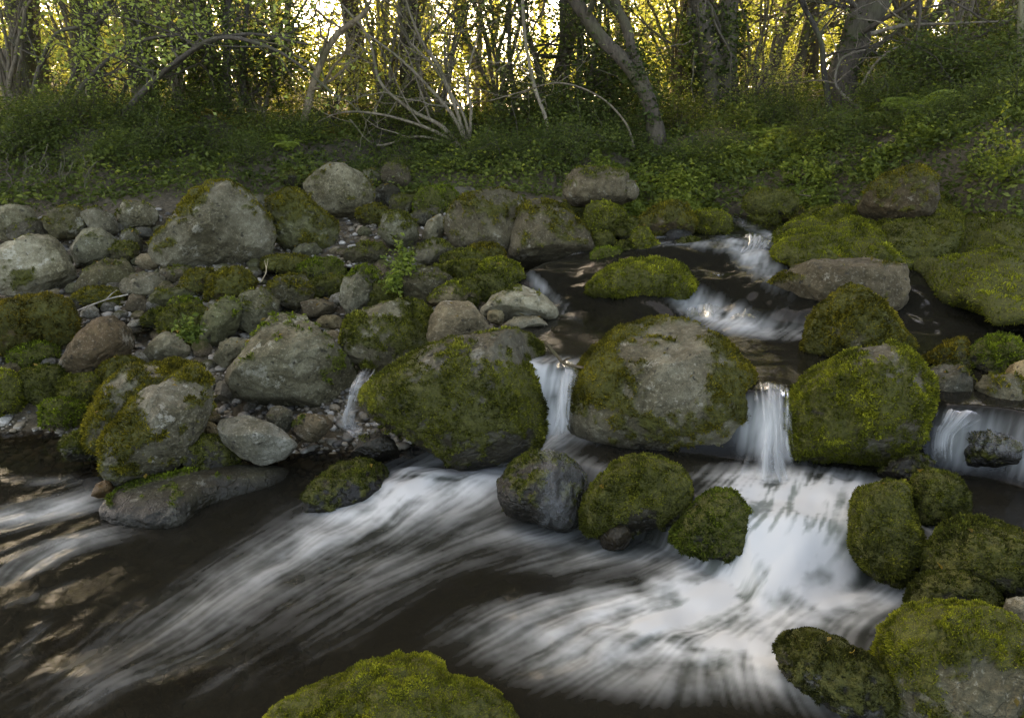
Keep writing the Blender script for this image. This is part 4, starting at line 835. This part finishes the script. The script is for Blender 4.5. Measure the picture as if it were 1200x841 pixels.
T = PartTree('evergreen_tree', 'dense dark evergreen clump in the middle of the far bank', 'tree', 10.4, [([(648,178),(640,130),(628,70),(610,10),(590,-120)], 8, 5), ([(662,182),(664,110),(660,40),(656,-80)], 8, 5), ([(676,178),(678,100),(682,20),(690,-90)], 9, 5), ([(684,176),(690,110),(700,40),(716,-70)], 6, 4), ([(600,176),(602,110),(596,50),(600,-60)], 6, 4)], color=(.06,.05,.034), seed=7)
T.limbs(42, .95, 1, .08, .1, 5).crown(12, .05, .17, M_LEAF, (.85,.95,.78)).done()
T = PartTree('pale_sapling', 'thin pale stem at the foot of the dark middle evergreen', 'sapling', 9.3, [([(648,196),(646,165),(638,135),(626,100),(618,60),(612,0),(610,-60)], 5, 3)], color=(.20,.17,.12), seed=8)
T.limbs(5, .6, 1, .4, .2, 3).crown(2, .04, .08, M_SPRING, frac=.5).done('stem')
T = PartTree('drooping_sapling', 'thin pale sapling bowed over in an arch in front of the dark middle evergreen', 'sapling', 8.9, [([(748,180),(738,155),(722,130),(700,112),(672,100),(645,98),(610,108),(575,118)], 2.4, 1.2)], color=(.13,.105,.07), seed=9)
T.limbs(5, .5, 1, .3, .1, 3).crown(2, .04, .08, M_SPRING, frac=.5).done('stem')
T = PartTree('leaning_tree', 'dark trunk leaning left and forked above an ivy wrapped base', 'tree', 9.1, [([(772,192),(768,150),(758,115),(735,75),(700,38),(672,2),(630,-60),(600,-160)], 17, 11), ([(765,140),(756,100),(745,70),(735,35),(722,5),(705,-60)], 13, 9)], color=(.060,.048,.032), seed=10)
T.ivy(420, .05, .04, .5).limbs(8, 1.2, 1, .6, .3, 4).crown(7, .05, .2, M_SPRING, (.8,.95,.7)).done()
T = PartTree('ivy_clad_tree', 'massive double trunk wrapped in ivy right of the leaning fork', 'tree', 10.6, [([(838,188),(836,120),(828,60),(818,0),(805,-120)], 30, 20), ([(848,180),(850,110),(852,50),(856,0),(866,-120)], 26, 18), ([(826,186),(818,110),(812,60),(808,10)], 10, 6)], color=(.072,.06,.042), seed=11)
T.ivy(1700, .055, .07, .9, (.75,.9,.7)).limbs(10, 1.2, 1, .4, .3, 4).crown(10, .055, .2, M_LEAF, (1,1.1,.8)).done()
T = PartTree('ivy_clad_tree', 'slim trunk leaning right between the massive double trunk and its slimmer neighbour', 'tree', 11.5, [([(884,155),(893,110),(908,70),(920,30),(930,-5),(955,-120)], 15, 10)], color=(.08,.064,.045), seed=12)
T.ivy(420, .05, .04).limbs(6, 1.2, 1, .4, .3, 4).crown(8, .06, .2, M_SPRING, (.9,1,.7)).done()
T = PartTree('ivy_clad_tree', 'slim curved trunk leaning right just left of the big dark forked trunk', 'tree', 11.5, [([(912,150),(922,112),(934,80),(943,45),(955,0),(975,-120)], 13, 9)], color=(.085,.068,.047), seed=13)
T.ivy(260, .05, .04).limbs(6, 1.2, 1, .4, .3, 4).crown(8, .06, .2, M_SPRING, (.9,1,.7)).done()
T = PartTree('forked_tree', 'big dark trunk forking upward on the right bank among bare twigs', 'tree', 10.0, [([(985,150),(988,120),(990,85),(1002,45),(1022,10),(1045,-50),(1070,-160)], 34, 20), ([(988,110),(992,70),(1000,30),(1012,-10),(1010,-120)], 20, 14)], color=(.062,.05,.035), seed=14)
T.ivy(420, .05, .05, .6).limbs(12, 1.3, 1, .4, .3, 4).crown(5, .05, .2, M_SPRING, (.8,.95,.7), frac=.7).done()
T = PartTree('leaning_tree', 'slender trunk leaning right behind the big dark forked trunk', 'tree', 11.0, [([(1028,128),(1042,90),(1060,58),(1078,35),(1105,10),(1150,-40)], 13, 8)], color=(.075,.06,.042), seed=15)
T.ivy(150, .05, .04).limbs(7, 1.2, 1, .4, .3, 4).crown(4, .05, .2, M_SPRING, frac=.6).done()
T = PartTree('broad_tree', 'straight broad trunk high on the right slope', 'tree', 12.5, [([(1120,105),(1122,60),(1126,20),(1132,-20),(1140,-160)], 27, 22)], color=(.085,.07,.05), seed=16)
T.ivy(300, .06, .05, .6).limbs(7, 1.3, 1, .5, .3, 4).crown(6, .06, .2, M_SPRING, frac=.7).done()
T = PartTree('thin_sapling', 'thin greenish stem at the right edge of the picture', 'sapling', 8.6, [([(1192,222),(1196,160),(1197,100),(1196,30),(1200,-80)], 7, 5)], color=(.14,.13,.075), seed=17)
T.limbs(6, .8, 1, .2, .2, 3).crown(3, .05, .1, M_SPRING, frac=.5).done('stem')
T = PartTree('dead_branch', 'dark dead branch curving down left of the big forked trunk', 'branch', 9.6, [([(978,150),(972,125),(966,90),(963,55),(952,25),(938,0),(930,-40)], 7, 4)], color=(.035,.03,.022), seed=18)
T.limbs(5, .7, 1, .3, .1, 3).done('wood')
BT = [([(1020,132),(1000,122),(980,100),(985,70),(1015,58)],4,2),([(1015,135),(1050,108),(1070,92),(1100,86)],4,1.5),([(1000,130),(960,145),(930,148),(900,150)],3,1.5),([(1010,100),(1030,70),(1060,55),(1090,80),(1085,95)],3,1.5),([(1020,40),(1060,30),(1110,28),(1180,25)],4,1.5)]
T = PartTree('bare_shrub', 'tangle of bare crooked twigs around the big dark forked trunk', 'shrub', 9.4, BT, color=(.13,.11,.08), seed=19)
T.limbs(20, .8, 1, .2, .1, 3, rad=.6).done('branches')
T = PartTree('fallen_branch', 'pale fallen branch lying on the ivy slope at the right', 'branch', 9.4, [([(1042,142,9.2),(1060,133,9.2),(1075,124,9.2),(1090,120,9.3),(1098,122,9.3)], 5, 3)], color=(.26,.22,.13), seed=30)
T.done('wood')
for k, (px, wd, lb) in enumerate(((75,6,'thin pale upright pole among the arching hazels'),(172,7,'narrow upright grey trunk on the leaf litter slope'),(210,8,'dark upright trunk left of the leaf litter gap'),(338,8,'pale upright trunk right of the dark left evergreen'),(446,6,'thin upright trunk behind the fanning bare shrub'),(474,10,'pale straight pole trunk in the bright gap'),(490,8,'second pale straight pole just right of the first in the bright gap'),(560,7,'narrow trunk at the left side of the dark middle evergreen'),(710,7,'upright stem right of the dark middle evergreen'),(730,8,'grey upright trunk left of the leaning fork'),(790,7,'pale slim stem left of the massive double trunk'),(870,6,'thin bright stem right of the massive double trunk'),(950,8,'pale hazy trunk between the slim leaning trunks'),(1060,7,'pale slim trunk on the right slope behind the leaning trunk'),(1085,9,'grey slim trunk left of the straight broad trunk'),(1160,9,'slim trunk right of the straight broad trunk'),(300,6,'thin dark stem inside the left evergreen shade'),(140,6,'thin upright stem at the left end of the leaf litter slope'))):
    r_ = np.random.default_rng(300+k); Yk = r_.uniform(12.5, 16); p = at(px, 120, Yk); g0 = float(ground_z(p[0], p[1])); cy0 = 0
    ln = r_.uniform(-25, 25)
    T = PartTree('slim_tree', lb, 'tree', Yk, [([(px-ln*.2,150),(px,90),(px+ln*.3,30),(px+ln*.6,-60),(px+ln,-170)], wd, wd*.6)], 'slim trunks of the middle wood', tuple(np.array((.20,.165,.115))*r_.uniform(.6, 1.3)), 60+k)
    T.limbs(9, 1.4, 1, .25, .2, 4).crown(9, .06, .22, M_SPRING, (.95,1,.75), frac=.9).done()

# ---- far wood: four trees built once, then copied
def far_proto(k, color):
    r = np.random.default_rng(500+k); W = Wood(); h = 9.5
    z = np.linspace(-.3, h, 14); P = np.c_[.25*np.cumsum(r.normal(size=14))*.5, .25*np.cumsum(r.normal(size=14))*.5, z]; P[0, :2] = P[1, :2] = 0
    rad = np.linspace(.13, .04, 14)*r.uniform(.8, 1.3); W.add(P, rad, 8, .06, k)
    for _ in range(26):
        i = int(r.integers(2, 14)); d = r.normal(size=3); d[2] = abs(d[2])*.5+.2; twig(W, r, P[i], d, r.uniform(1.2, 2.3), .03, 1, .4, .1, 4)
    root = empty('slender_tree', (0, 0, 0)); tag(root, 'slender tree with pale yellow green spring leaves far back in the bright wood', 'tree', 'slender trees far back in the wood')
    W.build('trunk', root, color=(.24,.20,.145)); tips = np.array(W.tips); per = 8
    Pl = np.repeat(tips, per, 0)+r.normal(size=(len(tips)*per, 3))*.26
    leaves('crown', Pl, .072, r, M_SPRING, root, color); return root
FP = [far_proto(0, (1.15,1.1,.7)), far_proto(1, (1.3,1.15,.7)), far_proto(2, (1,1,.7)), far_proto(3, (1.35,1.2,.8))]
r = np.random.default_rng(77); used = set(); placed = []
for _ in range(900):
    if len(placed) >= 52: break
    Yk = 15+20*r.random()**.9; xk = r.uniform(-.78, .82)*(Yk+1.5); px_ = CX+F*xk/(Yk*cp+.4)
    if (330 < px_ < 480 or 520 < px_ < 560 or 940 < px_ < 990) and r.random() < .7: continue
    if any((xk-a)**2+(Yk-b)**2 < 1.6 for a, b in placed): continue
    k = int(r.integers(0, 4)); gz0 = float(ground_z(xk, Yk))
    if k not in used: o = FP[k]; o.location = (xk, Yk, gz0); used.add(k)
    else: copy_tree(FP[k], (xk, Yk, gz0), r.uniform(0, 6.3), r.uniform(.95, 1.45))
    placed.append((xk, Yk))

def shade_tree_proto(k):  # trees added so their unseen crowns shade the stream and darken its reflections
    r = np.random.default_rng(560+k); W = Wood(); h = 10.5; z = np.linspace(-.3, h, 16)
    P = np.c_[.16*np.cumsum(r.normal(size=16))*.5, .16*np.cumsum(r.normal(size=16))*.5, z]; W.add(P, np.linspace(.15 if k == 0 else .10, .05, 16), 10, .07, k)
    for _ in range(38):
        i = int(r.integers(5, 16)); d = r.normal(size=3); d[2] = abs(d[2])*.5+.2; twig(W, r, P[i], d, r.uniform(1.4, 2.5), .035, 1, .4, .1, 4)
    root = empty('shade_tree', (0, 0, 0)); W.build('trunk', root, color=(.085,.068,.048)); tips = np.array(W.tips); tips = tips[tips[:, 2] > 3.6]
    Pl = np.repeat(tips, 16, 0)+r.normal(size=(len(tips)*16, 3))*.34; Pl = Pl[Pl[:, 2] > 3.25]
    leaves('crown', Pl, .29, r, M_LEAF, root, (.7,.75,.5)); return root
CP = [shade_tree_proto(0), shade_tree_proto(1)]
for ct, (xk, Yk) in enumerate(((-9.2,11.2),(-7.0,12.0),(-5.6,11.4),(-3.75,11.3),(-1.38,12.2),(.55,11.6),(2.3,11.6),(4.3,12.3),(6.2,11.4),(8.4,12.0),(-2.6,14.4),(1.5,13.8),(-4.75,10.7),(-6.9,10.5),(-4.7,13.0))):
    L0 = (xk, Yk, float(ground_z(xk, Yk)))
    if ct < 2: c_ = CP[ct]; c_.location = L0
    else: c_ = copy_tree(CP[ct % 2], L0, ct*1.1, 1.12)
    tag(c_, 'added shade tree behind the bank bushes, unseen crown keeps sun off the stream', 'tree', 'added shade trees behind the far bank bushes')

# ---- bushes of the bank: three built once, then copied
def bush_proto(k, n, h, rad, size, mat, color, label, group):
    r = np.random.default_rng(700+k); W = Wood()
    for _ in range(11):
        d = r.normal(size=3); d[2] = abs(d[2])+.7; twig(W, r, (r.normal()*.08, r.normal()*.08, -.05), d, h*r.uniform(.6, 1.1), .014, 1, .5, .1, 4)
    root = empty('bush', (0, 0, 0)); tag(root, label, 'bush', group); W.build('stems', root, color=(.07,.058,.04))
    T_ = np.array(W.tips); P = T_[r.integers(0, len(T_), n)]+r.normal(size=(n, 3))*rad*np.array([1, 1, .7]); P[:, 2] = np.maximum(P[:, 2], .02)
    leaves('foliage', P, size, r, mat, root, color, droop=.15); return root
BUSH = {'dark': (bush_proto(0, 3800, 1.15, .22, .055, M_LEAF, (1.0,1.1,.85), '', 'bushes of the far bank'), []),
        'green': (bush_proto(1, 3000, 1.0, .22, .05, M_LEAF, (1.25,1.25,.8), '', 'bushes of the far bank'), []),
        'bright': (bush_proto(2, 1900, 1.4, .25, .055, M_SPRING, (.9,.95,.6), '', 'bushes of the far bank'), [])}
for (kind, px, Yk, sc, lb) in (
 ('dark', 30, 8.8, .72, 'dark bramble bush hanging over the bank at the left edge'), ('dark', 95, 8.9, .62, 'dark bramble bush below the arching hazels'), ('green', 60, 9.4, .65, 'green bramble bush around the left edge trunks'),
 ('dark', 165, 9.3, .6, 'low dark bush left of the great triangular boulder top'), ('green', 320, 9.4, .6, 'low green bush between the great triangular and the highest boulder'), ('dark', 240, 9.9, .6, 'dark bush at the foot of the left evergreen'),
 ('bright', 150, 11.5, .9, 'bright bush behind the arching hazels'), ('bright', 200, 12.8, 1.0, 'bright bush at the top of the leaf litter slope'), ('bright', 385, 11.5, .8, 'yellow green bush behind the crooked sapling'),
 ('green', 470, 9.9, .75, 'green bush left of the foot of the bare shrub'), ('green', 590, 10, .7, 'green bush right of the foot of the bare shrub'), ('dark', 640, 9.9, .7, 'dark bush at the left foot of the middle evergreen'),
 ('dark', 705, 9.7, .65, 'dark bush right of the middle evergreen'), ('bright', 520, 12, 1.1, 'yellow green bush in the bright gap of the middle'), ('bright', 440, 13, 1.1, 'pale bush beneath the straight poles'),
 ('dark', 740, 10.6, 1.0, 'dark bush behind the leaning fork'), ('green', 800, 9.7, .7, 'green bush between the leaning fork and the double trunk'), ('bright', 870, 10.2, .6, 'bright bush right of the double trunk foot'),
 ('bright', 900, 12.8, 1.0, 'yellow bush glowing behind the slim leaning trunks'), ('green', 940, 9.5, .6, 'green bush left below the forked trunk'), ('green', 1040, 10.2, .8, 'green bush behind the fallen branch'),
 ('dark', 1140, 8.6, 1.0, 'rounded dark ivy bush on the right slope'), ('dark', 1085, 9.2, .75, 'dark bush left of the rounded ivy one'), ('green', 1180, 9.6, 1.0, 'green bush at the right edge of the slope'),
 ('bright', 1010, 13, 1.0, 'pale bush far behind the forked trunk'), ('green', 1120, 11.3, 1.1, 'green bush below the straight broad trunk'), ('bright', 780, 13.5, 1.1, 'yellow bush behind the leaning fork'), ('bright', 640, 14, 1.1, 'pale bush behind the middle evergreen'), ('bright', 300, 13.5, 1.1, 'yellow bush behind the left evergreen'), ('bright', 70, 13, 1.1, 'bright bush behind the left edge trunks'),
 ('dark', 862, 8.3, .38, 'small dark ivy clump on the bank behind the bright herbs'), ('green', 950, 8.1, .36, 'small green clump above the wide low moss boulder'), ('dark', 1045, 8.6, .5, 'dark ivy clump above the large fern'), ('dark', 1130, 7.5, .42, 'low dark clump right of the reddish brown boulder'),
 ('green', 1195, 7.3, .5, 'green clump at the right edge beside the yellow shoots'), ('dark', 700, 8.7, .36, 'small dark clump above the grey brown bank boulder'), ('dark', 560, 8.6, .36, 'small dark clump above the double humped boulder'), ('green', 470, 8.6, .34, 'small green clump behind the back stones of the gravel bar'), ('dark', 290, 8.5, .4, 'small dark clump behind the olive mossy boulder'), ('dark', 130, 8.1, .42, 'small dark clump behind the light topped flat boulder')):
    sc *= .8 if kind != 'bright' else 1
    p = at(px, 150, Yk); root, lst = BUSH[kind]; L0 = (p[0], Yk, float(ground_z(p[0], Yk))-.05)
    if not lst: root.location = L0; root.scale = (sc,)*3; root['label'] = lb; lst.append(root)
    else: lst.append(copy_tree(root, L0, len(lst)*1.3, sc, lb))

r = np.random.default_rng(88); root_b = BUSH['bright'][0]
for k in range(34):
    Yk = r.uniform(15, 27); xk = r.uniform(-.72, .75)*(Yk+1); sc = r.uniform(1.3, 2.3)
    copy_tree(root_b, (xk, Yk, float(ground_z(xk, Yk))-.1), r.uniform(0, 6.3), sc, 'yellow green thicket glowing far back between the slender trees')['group'] = 'thickets far back in the wood'

r = np.random.default_rng(91); root_d = BUSH['dark'][0]
for px in (-60, 20, 150, 205, 350, 420, 520, 610, 660, 735, 815, 880, 985, 1090, 1165, 1240):
    Yk = r.uniform(8.0, 9.4)-(.9 if px > 900 else 0); p = at(px, 150, Yk); c_ = copy_tree(root_d, (p[0], Yk, float(ground_z(p[0], Yk))-.08), r.uniform(0, 6.3), r.uniform(.28, .5), 'leafy dark bush on the bank between the boulders and the trees'); c_['group'] = 'dark bushes along the bank'
def coppice_proto(k):
    r = np.random.default_rng(620+k); W = Wood()
    for i in range(9):
        a = r.uniform(0, 6.28); n = 14; t = np.linspace(0, 1, n); H = r.uniform(2.6, 4.4); sp = r.uniform(.5, 1.9)
        P = np.c_[np.cos(a)*sp*t**1.6+.05*np.cumsum(r.normal(size=n))*.6, np.sin(a)*sp*t**1.6+.05*np.cumsum(r.normal(size=n))*.6, H*(t-.22*t**3)-.1]; W.add(P, np.linspace(.026, .007, n)*r.uniform(.7, 1.3), 6, .04, i)
        for q in range(5):
            j = int(r.integers(5, n)); d = r.normal(size=3); d[2] = abs(d[2])*.5+.2; twig(W, r, P[j], d, r.uniform(.4, .9), .007, 1, .4, .1, 3)
    root = empty('coppice_shrub', (0, 0, 0)); W.build('stems', root, color=(.17,.14,.095)); T_ = np.array(W.tips); T_ = T_[r.random(len(T_)) < .7]
    P = np.repeat(T_, 3, 0)+r.normal(size=(len(T_)*3, 3))*.09; leaves('foliage', P, .05, r, M_SPRING, root, (.9,1.0,.7)); return root
KP = [coppice_proto(0), coppice_proto(1)]
for ct, (px, Yk) in enumerate(((20,10.6),(110,11.2),(215,10.4),(300,10.9),(455,11.6),(515,10.6),(585,11.4),(715,10.9),(795,11.6),(880,11.0),(1050,11.3),(1110,10.2),(1170,10.9))):
    p = at(px, 150, Yk); L0 = (p[0], Yk, float(ground_z(p[0], Yk))-.05)
    if ct < 2: c_ = KP[ct]; c_.location = L0
    else: c_ = copy_tree(KP[ct % 2], L0, ct*1.7, r.uniform(.8, 1.15))
    tag(c_, 'many stemmed coppice shrub with thin bare stems and sparse new leaves among the bank trees', 'shrub', 'coppice shrubs among the bank trees')

# ---- ivy and herbs that nobody could count
def cover(name, label, n, px0, px1, y0, y1, size, mat, color, seed, hmax, dens=None, thr=-.2):
    r = np.random.default_rng(seed); Yk = y0+(y1-y0)*r.random(n)**1.15; px = r.uniform(px0, px1, n); x = (px-CX)/F*(Yk*cp+.3)
    P = np.c_[x, Yk, 0*x]; m = fbm(P*1.1, 3, seed)
    keep = m > thr
    if dens is not None: keep &= dens(px, Yk) > r.random(n)
    P, m = P[keep], m[keep]; lump = np.clip(.5+fbm(P*2.2, 3, seed+3), .05, 1.4)
    P[:, 2] = ground_z(P[:, 0], P[:, 1])+r.random(len(P))**.6*hmax*lump
    rv = np.clip(.42+.3*m+.2*r.normal(size=len(P)), 0, 1)
    o = leaves(name, P, size, r, mat, None, color, None, rv, up=.5); tag(o, label, kind='stuff'); return o
foot = lambda px: np.interp(px, [0, 100, 300, 450, 600, 850, 960, 1050, 1200, 1400], [6.9, 7.0, 7.7, 7.5, 7.3, 6.9, 6.4, 5.9, 5.3, 5.0])
bank = lambda px, Y: sst(-.1, .35, Y-foot(px))*(1-.5*((px > 110) & (px < 240) & (Y > 9.9)))
cover('ivy_cover', 'dark ivy and bramble leaves carpeting the wooded banks', 160000, -160, 1400, 5.0, 13, .048, M_LEAF, (1.15,1.25,.9), 41, .24, bank, -.6)
cover('herb_cover', 'fresh green herbs growing along the foot of the far bank', 22000, 690, 1080, 6.7, 8.4, .042, M_LEAF, (1.7,1.8,1.0), 42, .20, None, -.05)
cover('herb_cover', 'scattered fresh leaves among the ivy of the banks', 20000, -160, 1400, 5.6, 12, .045, M_LEAF, (1.9,1.9,1.0), 43, .34, bank, .05)
cover('leaf_litter', 'dry brown fallen leaves lying on the wooded slope', 16000, 60, 420, 9.5, 15, .06, M_LEAF, (2.2,1.3,.9), 44, .02, None, -.3)

lv = leaves('fallen_leaves', LP, .032, np.random.default_rng(9), M_LEAF, None, (2.4,1.35,.9), None, up=1.5); tag(lv, 'scattered brown fallen leaves on the boulders', kind='stuff')
rr = np.random.default_rng(66); W = Wood()
for k in range(18):
    px = rr.uniform(-10, 118); a0 = at(px, rr.uniform(165, 200), rr.uniform(7.4, 7.9)); L_ = rr.uniform(.3, .75); n = 9; t = np.linspace(0, 1, n)
    P = a0+np.c_[.12*np.cumsum(rr.normal(size=n))*.3, -.25*t+.03*rr.normal(size=n), -L_*t]; W.add(P, np.linspace(.0045, .002, n), 5, 0)
hr = W.build('hanging_roots', None, W.V[0][0], (.09,.072,.05)); tag(hr, 'tangle of thin brown roots and vines hanging down the bank at the left edge', 'roots')
# ---- ferns and small plants
def fern(px, py, Y, sc, lb, k, color=(1.9,2.1,1.1), nf=12, plant='fern'):
    r = np.random.default_rng(900+k); base = at(px, py, Y); base[2] = float(ground_z(base[0], base[1])) if plant == 'fern' else base[2]
    root = empty(plant, base); tag(root, lb, plant.replace('_', ' '), 'ferns on the right bank' if plant == 'fern' else None)
    for i in range(nf):
        a = i/nf*6.283+r.uniform(-.3, .3); L = sc*r.uniform(.7, 1.15); n = 22; t = np.linspace(0, 1, n); el = r.uniform(.9, 1.3)
        h = np.c_[np.cos(a)*t*L*.75, np.sin(a)*t*L*.75, L*(t*el-.75*t*t*el)]
        tg = np.gradient(h, axis=0); tg /= np.linalg.norm(tg, axis=1)[:, None]; sd = np.cross(tg, (0, 0, 1)); sd /= np.maximum(np.linalg.norm(sd, axis=1), 1e-6)[:, None]
        VV, FF = [], []
        for j in range(2, n):
            w = L*.20*math.sin(min(1, .15+t[j])*math.pi*.95)+.004
            for sg in (1, -1):
                b = len(VV); q = h[j]; VV += [q-tg[j]*L*.016, q+sd[j]*sg*w*.55+tg[j]*L*.03, q+sd[j]*sg*w+tg[j]*L*.05-np.array([0, 0, w*.2]), q+tg[j]*L*.022]; FF.append((b, b+1, b+2, b+3))
        mk('frond', np.array(VV), np.array(FF), M_LEAF, root, {'rnd': np.full(len(VV), r.uniform(.4, .8))}, False, None, color)
for k, (px, py, Y, sc, lb) in enumerate(((1062,190,8.0,.62,'large fern right above the reddish brown boulder'),(1110,200,7.8,.5,'fern at the right of the reddish brown boulder'),(985,182,8.6,.5,'fern hanging on the bank left of the reddish brown boulder'),(940,190,8.9,.4,'small fern among the bright herbs'),(1150,205,7.7,.42,'fern low at the right under the rounded ivy bush'),(1020,165,9.0,.45,'fern higher on the bank below the fallen branch'),(900,178,8.7,.5,'fern between the double trunk and the bright herbs'),(1085,165,8.3,.5,'fern under the fallen branch on the ivy slope'),(820,195,8.5,.42,'fern at the foot of the massive double trunk'),(340,200,8.6,.4,'fern behind the dark stone tucked by the highest boulder'))):
    fern(px, py, Y, sc, lb, k)
def sprig(px, py, lb, h, n, k, z, color=(1.6,1.8,1)):
    r = np.random.default_rng(950+k); p = un(px, py, z); root = empty('small_plant', p); tag(root, lb, 'plant'); W = Wood()
    for i in range(n):
        d = r.normal(size=3)*.55; d[2] = 1; twig(W, r, (0, 0, 0), d, h*r.uniform(.6, 1.1), .0025, 0, .3, .1)
    W.build('stems', root, color=(.10,.12,.04)); T_ = np.array(W.tips); P = np.repeat(T_, 7, 0)+r.normal(size=(len(T_)*7, 3))*.022
    leaves('foliage', P, .034, r, M_LEAF, root, color)
sprig(470, 325, 'ferny bright green plant growing between the upright grey and the brown boulder', .22, 10, 1, .66)
sprig(228, 398, 'small leafy plant growing beside the green tinted leaning stone', .13, 8, 2, .42, (1.2,1.4,.9))
sprig(462, 338, 'low leafy sprig at the foot of the ferny bright green plant', .10, 7, 3, .62)
sprig(1180, 205, 'young yellow leaved shoot at the right edge of the bank', .5, 8, 5, 1.25, (2.2,2.0,.9))
sprig(1165, 215, 'second yellow leaved shoot left of the one at the right edge', .35, 7, 6, 1.2, (2.0,2.0,.9))
def stick(pts, r0, r1, lb, color, k, name='stick'):
    P = catmull(np.array([un(a, b, z) for a, b, z in pts]), 16); W = Wood(); W.add(P, np.linspace(r0, r1, 16), 7, .05, k)
    i = 9; d = P[i]-P[i-1]; W.add(np.array([P[i], P[i]+d*1.5+np.array([.01, 0, .03]), P[i]+d*3+np.array([.015, 0, .045])]), [r1, r1*.8, r1*.4], 6, 0)
    o = W.build(name, None, P[0], color); tag(o, lb, 'stick')
stick([(88,365,.47),(108,357,.50),(128,350,.51),(150,345,.52)], .006, .004, 'pale dry twig lying across the flat dark mossy stone', (.42,.38,.30), 1)
stick([(640,402,.54),(652,416,.55),(662,426,.54),(684,431,.53)], .009, .007, 'brown stick caught at the lip of the narrow middle waterfall', (.12,.09,.055), 2)
stick([(392,478,.20),(403,488,.17),(414,500,.14)], .004, .003, 'thin twig leaning beside the left trickle', (.16,.12,.07), 3)
stick([(306,330,.66),(312,318,.72),(310,305,.78)], .004, .002, 'dry grass stalk standing at the brown rock', (.35,.29,.18), 4)

stick([(505,214,1.02),(520,204,1.06),(535,198,1.10),(552,200,1.06)], .012, .007, 'brown stick leaning among the stones at the foot of the bare shrub', (.15,.11,.07), 5)
stick([(540,216,1.0),(532,205,1.08),(520,196,1.13)], .010, .006, 'shorter stick crossing the one at the foot of the bare shrub', (.18,.135,.085), 6)
stick([(440,196,1.08),(465,190,1.12),(490,192,1.10),(508,197,1.06)], .014, .009, 'long dark branch lying behind the back stones of the gravel bar', (.075,.06,.042), 7)
stick([(905,232,1.0),(930,228,1.04),(950,230,1.03)], .008, .005, 'thin dead stick on the herbs by the far bend', (.17,.13,.08), 8)
# ------------------------------------------------------------------ light
SUN_EL, SUN_AZ = R(40), R(-20)          # azimuth from +Y (into the picture) towards +X
w = bpy.data.worlds.new('World'); scene.world = w; w.use_nodes = True; nt = w.node_tree
sky = nt.nodes.new('ShaderNodeTexSky'); sky.sky_type = 'NISHITA'; sky.sun_disc = False; sky.sun_elevation = SUN_EL; sky.sun_rotation = SUN_AZ
sky.air_density = .3; sky.dust_density = 2.2; sky.ozone_density = .2
bg = nt.nodes['Background']; nt.links.new(sky.outputs[0], bg.inputs[0]); bg.inputs[1].default_value = .15
ld = bpy.data.lights.new('sun', 'SUN'); ld.energy = 2.7; ld.angle = R(12); ld.color = (1, .90, .72)
lo = bpy.data.objects.new('sun', ld); COL.objects.link(lo)
dv = Vector((math.sin(SUN_AZ)*math.cos(SUN_EL), math.cos(SUN_AZ)*math.cos(SUN_EL), math.sin(SUN_EL)))
lo.rotation_euler = dv.to_track_quat('Z', 'Y').to_euler(); lo.location = dv*30
vs = scene.view_settings; vs.view_transform = 'Standard'; vs.look = 'None'; vs.gamma = 1; vs.exposure = 3.85; vs.use_white_balance = True; vs.white_balance_temperature = 10200; vs.white_balance_tint = 6
scene.display_settings.display_device = 'sRGB'
scene.render.engine = 'CYCLES'; cy_ = scene.cycles
cy_.use_denoising = True; cy_.max_bounces = 6; cy_.diffuse_bounces = 4; cy_.glossy_bounces = 2; cy_.transmission_bounces = 4; cy_.transparent_max_bounces = 12
cy_.use_adaptive_sampling = True; cy_.adaptive_threshold = .02; cy_.caustics_reflective = False; cy_.caustics_refractive = False
